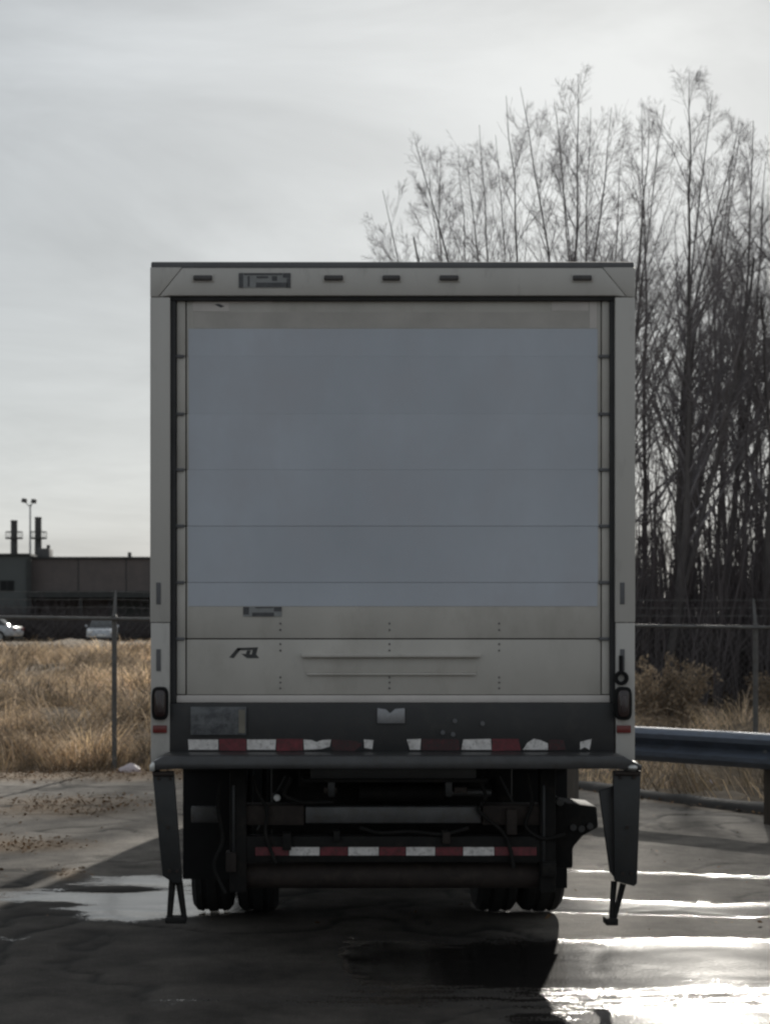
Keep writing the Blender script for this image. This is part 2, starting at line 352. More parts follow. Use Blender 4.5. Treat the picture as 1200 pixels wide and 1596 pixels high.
# --- paved lot: fine grid where it is seen, with ruts, wet hollows and cracks as real relief
def lot_material():
    m = bpy.data.materials.new('wet_paving'); m.use_nodes = True; t = m.node_tree; n, l = t.nodes.new, t.links.new
    b = t.nodes['Principled BSDF']; tc = n('ShaderNodeTexCoord')
    at = n('ShaderNodeAttribute'); at.attribute_name = 'tint'      # R wet, G litter stain, B crack, A painted shade
    sp = n('ShaderNodeSeparateColor'); l(at.outputs['Color'], sp.inputs[0])
    a1 = n('ShaderNodeTexNoise'); a1.inputs['Scale'].default_value = 2.2; a1.inputs['Detail'].default_value = 10; a1.inputs['Roughness'].default_value = 0.7
    l(tc.outputs['Object'], a1.inputs['Vector'])
    a2 = n('ShaderNodeTexNoise'); a2.inputs['Scale'].default_value = 70; a2.inputs['Detail'].default_value = 3
    l(tc.outputs['Object'], a2.inputs['Vector'])
    dry = n('ShaderNodeValToRGB'); e = dry.color_ramp.elements
    e[0].position = 0.36; e[0].color = (0.082, 0.072, 0.061, 1); e[1].position = 0.66; e[1].color = (0.225, 0.20, 0.172, 1)
    l(a1.outputs['Fac'], dry.inputs[0])
    gr = n('ShaderNodeMix'); gr.data_type = 'RGBA'; gr.blend_type = 'OVERLAY'; gr.inputs[0].default_value = 0.45
    l(dry.outputs[0], gr.inputs[6]); l(a2.outputs['Fac'], gr.inputs[7])
    st = n('ShaderNodeMix'); st.data_type = 'RGBA'; l(sp.outputs[1], st.inputs[0]); dp = n('ShaderNodeMix'); dp.data_type = 'RGBA'; dp.blend_type = 'MULTIPLY'; l(at.outputs['Alpha'], dp.inputs[0]); l(gr.outputs[2], dp.inputs[6]); dp.inputs[7].default_value = (0.40, 0.39, 0.39, 1)  # alpha multiplies the painted shade into the paving colour
    l(dp.outputs[2], st.inputs[6]); st.inputs[7].default_value = (0.21, 0.15, 0.095, 1)
    # wetness: attribute broken up by fine noise
    wn = n('ShaderNodeMath'); wn.operation = 'MULTIPLY_ADD'; l(a1.outputs['Fac'], wn.inputs[0]); wn.inputs[1].default_value = 0.8; wn.inputs[2].default_value = -0.36
    sm = n('ShaderNodeMapping'); sm.inputs['Scale'].default_value = (1.8, 8.0, 1); l(tc.outputs['Object'], sm.inputs[0])
    a3 = n('ShaderNodeTexNoise'); a3.inputs['Scale'].default_value = 1.4; a3.inputs['Detail'].default_value = 8; a3.inputs['Roughness'].default_value = 0.65; l(sm.outputs[0], a3.inputs['Vector'])
    w3 = n('ShaderNodeMath'); w3.operation = 'MULTIPLY_ADD'; l(a3.outputs['Fac'], w3.inputs[0]); w3.inputs[1].default_value = 1.0; l(wn.outputs[0], w3.inputs[2])
    w5 = n('ShaderNodeMath'); w5.operation = 'MULTIPLY_ADD'; l(a2.outputs['Fac'], w5.inputs[0]); w5.inputs[1].default_value = 0.5; l(w3.outputs[0], w5.inputs[2])
    w4 = n('ShaderNodeMath'); w4.operation = 'SUBTRACT'; l(w5.outputs[0], w4.inputs[0]); w4.inputs[1].default_value = 0.79
    wa = n('ShaderNodeMath'); wa.operation = 'ADD'; l(w4.outputs[0], wa.inputs[0]); l(sp.outputs[0], wa.inputs[1])
    wr = n('ShaderNodeMapRange'); wr.inputs['From Min'].default_value = 0.30; wr.inputs['From Max'].default_value = 0.70; l(wa.outputs[0], wr.inputs['Value'])
    wet = n('ShaderNodeMix'); wet.data_type = 'RGBA'; l(wr.outputs[0], wet.inputs[0]); l(st.outputs[2], wet.inputs[6]); wet.inputs[7].default_value = (0.021, 0.019, 0.018, 1)
    ck = n('ShaderNodeMix'); ck.data_type = 'RGBA'; l(sp.outputs[2], ck.inputs[0]); l(wet.outputs[2], ck.inputs[6]); ck.inputs[7].default_value = (0.02, 0.018, 0.016, 1)
    l(ck.outputs[2], b.inputs['Base Color'])
    rr = n('ShaderNodeMapRange'); rr.inputs['To Min'].default_value = 0.88; rr.inputs['To Max'].default_value = 0.115
    rr.inputs['From Min'].default_value = 0.47; rr.inputs['From Max'].default_value = 0.52
    l(wa.outputs[0], rr.inputs['Value']); l(rr.outputs[0], b.inputs['Roughness'])
    sr = n('ShaderNodeMapRange'); sr.inputs['To Min'].default_value = 0.25; sr.inputs['To Max'].default_value = 0.5
    l(wr.outputs[0], sr.inputs['Value']); l(sr.outputs[0], b.inputs['Specular IOR Level'])
    bs = n('ShaderNodeMapRange'); bs.inputs['To Min'].default_value = 0.55; bs.inputs['To Max'].default_value = 0.08
    l(wr.outputs[0], bs.inputs['Value'])
    bp = n('ShaderNodeBump'); bp.inputs['Distance'].default_value = 0.012
    l(bs.outputs[0], bp.inputs['Strength']); l(a2.outputs['Fac'], bp.inputs['Height']); l(bp.outputs[0], b.inputs['Normal'])
    MATS['wet_paving'] = m
lot_material()
lx = np.concatenate([np.linspace(-45, -5.2, 30), np.arange(-4.9, 7.0, 0.045), np.linspace(7.4, 30, 20)])
ly = np.concatenate([np.linspace(-40, 5, 20), np.arange(5.2, 21.9, 0.045)])
LX, LY = np.meshgrid(lx, ly, indexing='ij')
def gauss(x, y, x0, y0, sx, sy, rot=0.0):
    dx, dy = x - x0, y - y0; c, s = math.cos(rot), math.sin(rot)
    u, v = dx * c + dy * s, -dx * s + dy * c
    return np.exp(-(u / sx) ** 2 - (v / sy) ** 2)
def wet_field(x, y):
    x, y = x / K, y / K
    w = 0.34 * (fbm(x * 0.55 + 40, y * 0.9 + 11, 5) - 0.28)
    w = w + 0.26 * sst(11.5, 8.5, y) * sst(0.7, 1.3, x)                                        # the low end of the lot is damp
    band = lambda y0, s, x0, x1: np.exp(-((y - y0 - 0.10 * (fbm(x * 0.8, y * 0.0 + y0, 3) - 0.5) * 4) / s) ** 2) * sst(x0, x0 + 0.25, x) * (1 - sst(x1, x1 + 2.0, x))
    w = w + 1.0 * band(10.08, 0.24, 0.9, 9) + 1.0 * band(8.5, 0.62, 0.1, 9) + 0.50 * band(7.15, 0.35, 0.7, 9)
    w = w - 0.60 * band(9.48, 0.30, 1.0, 9)                                 # dry ridge between the two runs of water
    w = w + 0.55 * np.exp(-((y - 11.55 + 0.55 * (x - 2.0) * 0.55) / 0.10) ** 2) * sst(1.4, 1.8, x)   # thin run along an old wheel track
    w = w + 1.0 * gauss(x, y, -0.80, 10.15, 0.55, 0.55, -0.1) + 0.75 * gauss(x, y, -0.95, 11.1, 0.5, 0.35) + 0.6 * gauss(x, y, -1.55, 10.45, 0.5, 0.28)
    w = w - 0.6 * gauss(x, y, -1.05, 10.75, 0.20, 0.16) - 0.5 * gauss(x, y, -1.32, 10.15, 0.22, 0.10)
    w = w + 0.45 * gauss(x, y, -1.5, 9.1, 0.25, 0.10) + 0.40 * gauss(x, y, 0.1, 7.6, 0.9, 0.2)
    w = w - 0.25 * sst(11.5, 14, y)
    return np.clip(w, 0, 1)
def litter_field(x, y):
    ky = kerb_y(x) / K; x, y = x / K, y / K
    s = gauss(x, y, -2.0, 15.6, 0.7, 0.9) + gauss(x, y, -1.9, 12.8, 0.5, 0.35, 0.4) + gauss(x, y, -2.9, 13.2, 0.7, 0.6) + 0.9 * gauss(x, y, -2.6, 18.6, 2.5, 0.7) + 0.9 * gauss(x, y, -1.45, 11.4, 0.14, 0.3, 0.3)
    s = s + 0.8 * np.exp(-((y - ky + 0.15) / 0.5) ** 2)
    return np.clip(s * (0.3 + 1.6 * fbm(x * 2.2, y * 1.6 + 30, 5)) - 0.15, 0, 1)
shade_tone = sst(13.0, 11.6, LY + 1.6 * (fbm(LX * 0.9 + 60, LY * 1.2, 4) - 0.5)) * (1 - 0.75 * sst(0.9, 1.6, LX)) * (0.75 + 0.5 * fbm(LX * 1.4 + 9, LY * 3 + 20, 4))  # shade painted into the near paving, deepening the truck's shadow
shade_tone = np.clip(shade_tone, 0, 1)
wetv = wet_field(LX, LY); litv = litter_field(LX, LY)
# cracks: narrow valleys where a warped noise crosses its mean
cn = fbm(LX * 0.33 + 3, LY * 0.33 + 8, 4); crack = np.exp(-((cn - 0.5) / 0.006) ** 2)
cn2 = fbm(LX * 0.6 + 31, LY * 0.5 + 2, 4); crack = np.maximum(crack, 0.8 * np.exp(-((cn2 - 0.47) / 0.008) ** 2)) * (1 - 0.8 * sst(0.3, 0.7, wetv))
lz = 0.006 + 0.05 * (fbm(LX * 0.5, LY * 0.7, 4) - 0.5) * sst(5, 8, LY) * 0.5 - 0.012 * wetv + 0.010 * (fbm(LX * 3, LY * 3, 3) - 0.5) * (1 - wetv) - 0.014 * crack
lz = lz - 0.10 * sst(-0.1, 0.25, LY - kerb_y(LX) - 0.15 * (fbm(LX * 2, LY * 2, 3) - 0.5))
lot = npmesh('parking_lot', np.c_[LX.ravel(), LY.ravel(), lz.ravel()], grid_faces(len(lx), len(ly)), 'wet_paving', smooth=True,
             tint=np.c_[wetv.ravel(), litv.ravel(), crack.ravel(), shade_tone.ravel()])
tag(lot, kind='structure')

# --- low broken asphalt kerb behind the guardrail
kv = []
tt = np.linspace(0, 1, 120)
kx = 2.2 + tt * 7.0; ky = kerb_y(kx) - 0.1
d = np.stack([np.gradient(kx), np.gradient(ky)], 1); d /= np.linalg.norm(d, axis=1, keepdims=True); nrm = np.c_[-d[:, 1], d[:, 0]]
prof = [(-0.16, -0.08), (-0.13, 0.04), (-0.07, 0.075), (0.06, 0.08), (0.13, 0.04), (0.16, -0.08)]
for i in range(len(tt)):
    j = 0.75 + 0.5 * fbm(np.array(kx[i] * 3.0), np.array(ky[i] * 3.0), 3)
    for a, z in prof:
        kv.append((kx[i] + nrm[i, 0] * a * j, ky[i] + nrm[i, 1] * a * j, z * (j if z > 0 else 1)))
ki = np.arange(len(kv)).reshape(len(tt), len(prof))
kf = np.stack([ki[:-1, :-1], ki[1:, :-1], ki[1:, 1:], ki[:-1, 1:]], -1).reshape(-1, 4)
tag(npmesh('kerb', np.array(kv), kf, 'kerb', smooth=True), kind='structure')

# ------------------------------------------------------------------ box truck
TX, TY = 0.49, 9.0
truck = empty('box_truck', (TX, TY, 0), 'white box truck seen from behind with roll-up rear door closed', 'truck')
def Pp(x, y, dy=0.0):
    """photo measurement (px) on the plane dy metres ahead of the rear frame -> truck-local (across, up)"""
    k = (TY + dy) / FOC
    return ((x - VX) * k - TX, EYE - (y - VY) * k)
def plate(x0, y0, x1, y1, d0, d1, mb=None, ref=None):
    r = d0 if ref is None else ref
    a = Pp(x0, y1, r); b = Pp(x1, y0, r)
    return (mb or MB()).box(a[0], b[0], d0, d1, a[1], b[1])
def poly(pts, d0, d1, mb=None, ref=None):
    r = d0 if ref is None else ref
    return (mb or MB()).prism([Pp(x, y, r) for x, y in pts], 'y', d0, d1)

# cargo box shell
W = 1.205
box = MB()
box.box(-W, -W + 0.04, 0.121, 6.0, 1.25, 3.53); box.box(W - 0.04, W, 0.121, 6.0, 1.25, 3.53)
box.box(-W + 0.041, W - 0.041, 5.95, 6.0, 1.25, 3.53); box.box(-W + 0.041, W - 0.041, 0.121, 5.949, 1.25, 1.34)
cargo = box.build('cargo_box', 'body_white', truck, bevel=0.004)
MB().box(-W - 0.01, W + 0.01, 0.0, 6.02, 3.531, 3.572).build('roof_panel', 'trim_dark', truck, bevel=0.008)
for s in (-1, 1):
    MB().box(s * 1.207 - (0.012 if s < 0 else 0), s * 1.207 + (0.012 if s > 0 else 0), 0.13, 6.0, 1.23, 1.34).build('side_rail', 'galvanized', cargo, bevel=0.003)
    MB().box(s * 1.207 - (0.010 if s < 0 else 0), s * 1.207 + (0.010 if s > 0 else 0), 0.13, 6.0, 3.44, 3.529).build('side_rail', 'galvanized', cargo, bevel=0.003)

# rear frame: header, mitred corners, posts
poly([(285, 416), (938, 416), (976, 462), (959, 460), (265, 460), (248, 462)], 0.0, 0.12).build('header', 'frame_white', truck, bevel=0.003)
poly([(234, 416), (284, 416), (246.5, 462), (234, 462)], -0.001, 0.12).build('corner_gusset', 'frame_white', truck, bevel=0.003)
poly([(939, 416), (990, 416), (990, 462), (977, 462)], -0.001, 0.12).build('corner_gusset', 'frame_white', truck, bevel=0.003)
for xa, xb, xo in ((234, 265, 247), (959, 990, 970)):
    post = plate(xa, 463, xb, 970, 0.0, 0.12).build('rear_post', 'frame_white', truck, bevel=0.003)
    plate(xa + 1, 971, xb - 0.5, 1193, 0.001, 0.12).build('lower_post', 'frame_white', post, bevel=0.003)
    for ya, yb in ((908, 942), (1012, 1046)):
        plate(xo - 3.5, ya, xo + 3.5, yb, -0.004, 0.0).build('slot_cover', 'trim_dark', post, bevel=0.001)
    # oblong tail lamp with rounded ends
    cxl = (xa + xb) / 2 - (0.5 if xa < 500 else 2); pts = []
    for k in range(24):
        t = 2 * math.pi * k / 24; pts.append((cxl + 13 * math.copysign(abs(math.cos(t)) ** 0.55, math.cos(t)), 1097 + 26 * math.copysign(abs(math.sin(t)) ** 0.45, math.sin(t))))
    lamp = poly(pts, -0.045, 0.002).build('tail_lamp', 'rubber', truck, bevel=0.006)
    pts2 = [(cxl + (x - cxl) * 0.72, 1097 + (y - 1097) * 0.82) for x, y in pts]
    poly(pts2, -0.056, -0.04).build('lens', 'lamp_dark', lamp, bevel=0.006)
    plate(cxl - 3, 1085, cxl + 3, 1110, -0.060, -0.05).build('bulb', 'lamp_core', lamp, bevel=0.003)
    plate(cxl - 11, 1131, cxl + 11, 1143, -0.012, 0.0).build('side_reflector', 'reflector', truck, bevel=0.003)
# hinged hook and cable above the lamp on one post
hk = MB(); a = Pp(967, 1022); b = Pp(967, 1050)
hk.cyl((a[0], -0.012, a[1]), (b[0], -0.014, b[1]), 0.010)
c = Pp(967, 1057)
hk.lathe([(-0.012, 0.018), (-0.012, 0.036), (0.012, 0.036), (0.012, 0.018)], (0, 0, 0), 'x', 20)
n0 = len(hk.v) - 80
hk.v[n0:] = [(c[0] + p[1], -0.02 + p[0], c[1] + p[2]) for p in hk.v[n0:]]
hk.build('door_hook', 'rubber', truck, smooth=True)
# marker lamps in the header
for x, w_ in ((316, 15), (520, 15), (610, 14), (700, 15), (908, 15)):
    lamp = plate(x - w_, 428, x + w_, 436.5, -0.018, 0.001).build('marker_lamp', 'marker_grey', truck, bevel=0.007)
    plate(x - w_ - 2, 426, x + w_ + 2, 439, -0.006, -0.0005).build('lamp_base', 'frame_white', lamp, bevel=0.002)
# header label with its print
lab = plate(372, 425, 453, 448, -0.003, 0.0).build('label_plate', 'label_grey', truck)
pr = MB()
for r in ((372, 425, 379, 448), (380, 425, 440, 428), (386, 430, 389, 446), (399, 440, 448, 447), (400, 430, 418, 433), (424, 430, 432, 437), (441, 425, 453, 432), (447, 433, 453, 448)):
    plate(*r, -0.0045, -0.003, pr)
pr.build('label_print', 'print_dark', lab)

# seal round the opening
sl_ = MB(); plate(265, 459.5, 959, 468, 0.022, 0.06, sl_); plate(264.5, 468.5, 274, 1096, 0.022, 0.06, sl_); plate(951, 468.5, 959.5, 1096, 0.022, 0.06, sl_)
sl_.build('door_seal', 'seal_grey', truck, bevel=0.004)
# roll-up door: backing, panels, vinyl, end stiles, rollers, rivets, handle
door = plate(270, 462, 955, 1096, 0.075, 0.09, ref=0.05).build('rear_door', 'rubber', truck)
seams = [467, 555, 645, 732, 820, 908, 996, 1083]
for a, b in zip(seams[:-1], seams[1:]):
    g0, g1 = (0.9 if a == 996 else 0.2), (0.9 if b == 996 else 0.2)     # only the joint above the bottom panel gapes
    plate(291, a + g0, 936, b - g1, 0.05, 0.072).build('panel', 'door_white', door, bevel=0.0025 if 996 in (a, b) else 0.001)
    for xa, xb in ((275.5, 289), (938, 950)):
        plate(xa, a + 0.6, xb, b - 0.6, 0.045, 0.072).build('end_stile', 'door_white', door, bevel=0.003)
plate(275, 1084, 951, 1095.5, 0.040, 0.074).build('bottom_rail', 'residue', door, bevel=0.004)
for b in seams[1:-1]:
    for x in (279, 944):
        plate(x - 10, b - 2.5, x + 8, b + 2.5, 0.036, 0.05).build('roller_bracket', 'trim_dark', door, bevel=0.002)
vs_ = [512, 554.95, 555.05, 644.95, 645.05, 731.9, 732.1, 819.7, 820.3, 907.7, 908.3, 945]
for a, b in zip(vs_[::2], vs_[1::2]):
    plate(294 + random.uniform(-1, 1), a, 932 + random.uniform(-1, 1), b, 0.0478, 0.0495).build('vinyl_sheet', 'vinyl', door)
plate(302, 486, 918, 511, 0.0486, 0.0496).build('tape_residue', 'residue_dark', door)
for r in ((300, 470, 357, 485), (860, 470, 917, 484), (919, 470, 930, 511), (358, 468.5, 424, 472)):
    plate(*r, 0.0484, 0.0496).build('tape_residue', 'residue', door)
sc_ = MB(); poly([(334, 474), (341, 473), (350, 477), (344, 479)], 0.047, 0.0485, sc_); sc_.build('scrape', 'print_dark', door)
for x in (437, 607, 778):
    ysr = [972, 982, 1004, 1014, 1056, 1064, 1073]
    for y in ysr:
        a = Pp(x, y, 0.05)
        MB().cyl((a[0], 0.0455, a[1]), (a[0], 0.0515, a[1]), 0.0035, 0.0065, 8).build('rivet', 'print_soft', door)
hd = MB()
plate(470, 1019, 748, 1024.5, 0.018, 0.0505, hd, ref=0.05); plate(478, 1049, 741, 1052.5, 0.034, 0.0505, hd, ref=0.05)
hd.build('pull_handle', 'door_white', door, bevel=0.002)
hp = plate(474, 1025, 744, 1048.5, 0.0475, 0.0505).build('handle_plate', 'door_white', door, bevel=0.001)
# stickers on the door
s1 = plate(379, 946, 439, 961, 0.0464, 0.0478).build('sticker', 'label_grey', door)
pr = MB(); plate(379, 946, 388, 958, 0.0452, 0.0462, pr); plate(393, 955, 427, 961, 0.0452, 0.0462, pr); plate(427, 946, 439, 953, 0.0452, 0.0462, pr); plate(398, 946, 426, 948, 0.0452, 0.0462, pr)
pr.build('sticker_print', 'print_dark', door)
pr = MB()   # slanted dark emblem
for p in ([(357, 1025), (370, 1010), (377, 1010), (364, 1026)], [(371, 1010), (402, 1009), (401, 1013), (369, 1014)], [(376, 1019), (400, 1021), (404, 1026), (385, 1026)],
          [(385, 1014), (391, 1014), (389, 1020), (383, 1020)], [(394, 1013), (401, 1013), (399, 1021), (392, 1021)]):
    poly(p, 0.0482, 0.0496, pr)
pr.build('emblem', 'print_black', door)

# sill with tape, number plate, latch keeper, bolts
sill = plate(262, 1096.5, 958, 1176, 0.004, 0.12).build('rear_sill', 'black_paint', truck, bevel=0.004)
tape = [([(293, 1153), (340, 1153), (340, 1169), (294, 1169)], 'tape_white'), ([(341, 1152), (384, 1152), (384, 1171), (342, 1170)], 'tape_red'),
        ([(385, 1153), (430, 1153), (429, 1169), (385, 1169)], 'tape_white'), ([(431, 1152), (472, 1152), (472, 1170), (431, 1171)], 'tape_red'),
        ([(473, 1153), (486, 1154), (493, 1157), (502, 1154), (516, 1153), (514, 1164), (500, 1168), (474, 1169)], 'tape_white'),
        ([(517, 1153), (553, 1155), (566, 1160), (553, 1171), (517, 1170)], 'tape_red_worn'), ([(567, 1153), (582, 1154), (580, 1168), (568, 1166)], 'tape_white'),
        ([(634, 1153), (656, 1152), (655, 1169), (639, 1169)], 'tape_white'), ([(657, 1152), (715, 1153), (717, 1170), (657, 1170)], 'tape_red_worn'),
        ([(722, 1153), (765, 1152), (766, 1169), (719, 1169)], 'tape_white'), ([(767, 1152), (808, 1152), (812, 1170), (767, 1171)], 'tape_red'),
        ([(822, 1158), (832, 1152), (842, 1154), (854, 1159), (854, 1169), (815, 1169)], 'tape_white'), ([(855, 1153), (879, 1154), (882, 1169), (855, 1170)], 'tape_red_worn'),
        ([(904, 1157), (922, 1152), (919, 1169), (911, 1165), (904, 1169)], 'tape_white')]
for p, m_ in tape:
    poly(p, 0.0008, 0.0035).build('reflective_tape', m_, sill)
lp = plate(297, 1102, 384, 1146, -0.012, -0.002).build('license_plate', 'plate', truck, bevel=0.002)
plate(372, 1107, 382, 1143, -0.0135, -0.0125).build('plate_sticker', 'plate_warm', lp)
plate(306, 1112, 366, 1130, -0.0132, -0.0125).build('plate_print', 'plate', lp)
poly([(588, 1104), (602, 1106), (608, 1112), (616, 1105), (631, 1104), (631, 1128), (588, 1128)], -0.012, 0.003).build('latch_keeper', 'latch', truck, bevel=0.003)
for x, y in ((709, 1124), (706, 1145), (752, 1128), (690, 1142)):
    a = Pp(x, y); MB().cyl((a[0], -0.006, a[1]), (a[0], 0.005, a[1]), 0.012, n=10).build('bolt', 'trim_dark', sill)

# step bumper deck with drooping ends
D0, D1 = -0.30, 0.0
k = (TY + D0) / FOC
dk = [Pp(234, 1194, D0), Pp(238, 1188, D0), Pp(255, 1179, D0), Pp(972, 1179, D0), Pp(1001, 1194, D0), Pp(1001, 1201.5, D0), Pp(960, 1199, D0), Pp(275, 1199, D0), Pp(234, 1201.5, D0)]
MB().prism(dk, 'y', D0, D1).build('bumper_deck', 'deck_steel', truck, bevel=0.006)
mat('glint_steel', (0.62, 0.62, 0.60), 0.35, metal=0.7, var=0.15, scale=14)  # bright steel for the added caps that make the deck's corner glints
cp = Pp(986.5, 1197, D0); bm = bmesh.new(); bmesh.ops.create_uvsphere(bm, u_segments=24, v_segments=14, radius=1)
for v in bm.verts: v.co = Vector((cp[0] + v.co.x * 0.050, -0.17 + v.co.y * 0.15, cp[1] + v.co.z * 0.030))  # added dome, rounded so the deck corner shows a sun highlight
me = bpy.data.meshes.new('glint_cap'); bm.to_mesh(me); bm.free(); me.materials.append(MATS['glint_steel']); me.polygons.foreach_set('use_smooth', [True] * len(me.polygons))
o = bpy.data.objects.new('glint_cap', me); COL.objects.link(o); o.parent = truck
poly([(233, 1193), (238, 1188), (241, 1189), (241, 1203), (233, 1203)], D0 - 0.004, D1 - 0.02, ref=D0).build('glint_cap', 'glint_steel', truck, bevel=0.006)  # added bright cap standing in for the small highlight on this corner
# hanging steps at both ends
st = MB(); poly([(956, 1202), (999, 1202), (993, 1378), (988, 1382), (958, 1374)], -0.27, -0.24, st); poly([(992, 1202), (999, 1202), (993, 1378), (988, 1380)], -0.239, -0.06, st, ref=-0.27)
sr = st.build('step_bracket', 'step_steel', truck, bevel=0.004)
poly([(934, 1233), (957, 1226), (962, 1374), (951, 1360)], -0.20, -0.17).build('inner_plate', 'black_paint', sr, bevel=0.004)
for pa, pb in (((957, 1374), (953, 1432)), ((971, 1378), (958, 1430))):
    a, b = Pp(*pa, -0.22), Pp(*pb, -0.24); MB().cyl((a[0], -0.22, a[1]), (b[0], -0.24, b[1]), 0.016, 0.013, 10).build('step_leg', 'chassis', sr, smooth=True)
plate(942, 1430, 961, 1441, -0.29, -0.19, ref=-0.24).build('step_foot', 'chassis', sr, bevel=0.006)
st = MB(); poly([(237, 1203), (271, 1202), (284, 1376), (272, 1378), (253, 1366)], -0.27, -0.24, st); poly([(237, 1203), (244, 1203), (260, 1366), (253, 1364)], -0.239, -0.06, st, ref=-0.27)
sr = st.build('step_bracket', 'step_steel', truck, bevel=0.004)
for pa, pb in (((269, 1372), (264, 1434)), ((279, 1374), (287, 1430))):
    a, b = Pp(*pa, -0.22), Pp(*pb, -0.24); MB().cyl((a[0], -0.22, a[1]), (b[0], -0.24, b[1]), 0.018, 0.014, 10).build('step_leg', 'chassis', sr, smooth=True)
plate(258, 1429, 291, 1438, -0.29, -0.19, ref=-0.24).build('step_foot', 'chassis', sr, bevel=0.006)

for pts_ in (((966, 1212), (988, 1212), (977, 1290), (970, 1362), (984, 1362)), ((247, 1214), (266, 1214), (262, 1290), (264, 1358), (276, 1358))):
    for x, y in pts_:
        a = Pp(x, y, -0.27); MB().cyl((a[0], -0.281, a[1]), (a[0], -0.268, a[1]), 0.009, n=6).build('bolt', 'rust', sr if x < 500 else truck)
for xa, xb, yc in ((958, 997, 1206), (239, 271, 1207)):
    a, b = Pp(xa, yc, -0.28), Pp(xb, yc, -0.28); MB().cyl((a[0], -0.282, a[1]), (b[0], -0.282, b[1]), 0.011, n=10).build('step_hinge', 'rust', truck, smooth=True)
# underride gear below the deck
up = plate(484, 1190, 742, 1214, -0.10, -0.08).build('hitch_plate', 'step_steel', truck, bevel=0.003)
for x in (498, 521, 697, 720):
    plate(x, 1192, x + 14, 1198, -0.103, -0.099).build('slot', 'rubber', up, bevel=0.001)
for x in (516, 699):
    lug = plate(x - 5, 1218, x + 6, 1243, -0.05, 0.03).build('bracket_lug', 'step_steel', truck, bevel=0.006)
plate(470, 1214.5, 760, 1220, -0.06, 0.10).build('cross_member', 'chassis', truck, bevel=0.004)
plate(476, 1258, 750, 1284, 0.02, 0.10).build('lift_bar', 'grey_steel', truck, bevel=0.008)
plate(380, 1256, 474, 1287, 0.03, 0.20).build('bar_end', 'rust', truck, bevel=0.006); plate(752, 1256, 845, 1287, 0.03, 0.20).build('bar_end', 'rust', truck, bevel=0.006)
guard = plate(384, 1304, 842, 1345, 0.0, 0.10).build('underride_bar', 'chassis', truck, bevel=0.006)
gt = [(398, 450, 'r'), (451, 498, 'w'), (499, 542, 'r'), (543, 590, 'w'), (591, 632, 'r'), (633, 678, 'w'), (679, 721, 'r'), (722, 770, 'w'), (771, 836, 'r')]
for a, b, c_ in gt:
    plate(a, 1321, b, 1334, -0.003, 0.0).build('reflective_tape', 'tape_white' if c_ == 'w' else 'tape_red', guard)
a, b = Pp(372, 1364, 0.12), Pp(842, 1364, 0.12)
MB().cyl((a[0], 0.12, a[1]), (b[0], 0.12, b[1]), 0.068, n=24).build('torsion_tube', 'rust', truck, smooth=True, bevel=0.006)
for xa, xb in ((358, 384), (842, 866)):
    plate(xa, 1199, xb, 1392, 0.0, 0.09).build('hanger_post', 'chassis', truck, bevel=0.005)
    plate(xa + 4, 1225, xa + 8, 1350, -0.012, 0.0).build('post_rib', 'step_steel', truck, bevel=0.002)
a = Pp(432, 1243, 0.1)
lampo = MB().cyl((a[0], 0.06, a[1]), (a[0], 0.12, a[1]), 0.018, 0.03, 14).build('work_lamp', 'rubber', truck, smooth=True)
MB().cyl((a[0], 0.052, a[1]), (a[0], 0.06, a[1]), 0.013, 0.018, 14).build('lens', 'lens_white', lampo, smooth=True)
plate(298, 1258, 341, 1283, 0.75, 0.80).build('spare_bracket', 'grey_steel', truck, bevel=0.006)
# lift motor unit bolted outside the right hanger
mu_ = poly([(864, 1240), (884, 1252), (930, 1257), (933, 1290), (908, 1304), (893, 1322), (893, 1354), (864, 1354)], 0.30, 0.62).build('lift_motor', 'chassis', truck, bevel=0.012)
for x, y in ((893, 1290), (906, 1292), (919, 1288)):
    a = Pp(x, y, 0.3); MB().cyl((a[0], 0.285, a[1]), (a[0], 0.305, a[1]), 0.018, n=8).build('bolt', 'grey_steel', mu_)
a = Pp(872, 1250, 0.3); MB().cyl((a[0], 0.27, a[1]), (a[0], 0.31, a[1]), 0.02, n=10).build('hose_fitting', 'grey_steel', mu_)
# lift arms, ram, hoses and brackets tucked under the deck
for x0, x1 in ((408, 452), (815, 772)):
    a, b = Pp(x0, 1300, 0.2), Pp(x1, 1215, 0.35)
    MB().cyl((a[0], 0.2, a[1]), (b[0], 0.35, b[1]), 0.035, n=10).build('lift_arm', 'chassis', truck, smooth=True)
a, b = Pp(560, 1236, 0.25), Pp(690, 1236, 0.25)
ram = MB().cyl((a[0], 0.25, a[1]), (b[0], 0.25, b[1]), 0.045, n=14).build('hydraulic_ram', 'chassis', truck, smooth=True)
MB().cyl((b[0], 0.25, b[1]), (b[0] + 0.25, 0.25, b[1]), 0.02, n=10).build('ram_rod', 'grey_steel', ram, smooth=True)
hoses = [[(395, 1210), (400, 1235), (418, 1262), (412, 1300), (430, 1345)], [(455, 1212), (440, 1240), (470, 1252), (520, 1250)], [(745, 1212), (760, 1245), (740, 1262), (790, 1300), (800, 1352)],
         [(820, 1205), (832, 1250), (815, 1290), (846, 1310), (880, 1300)], [(345, 1215), (338, 1260), (350, 1310), (330, 1350), (352, 1392)], [(560, 1290), (590, 1300), (640, 1296), (690, 1302), (730, 1290)]]
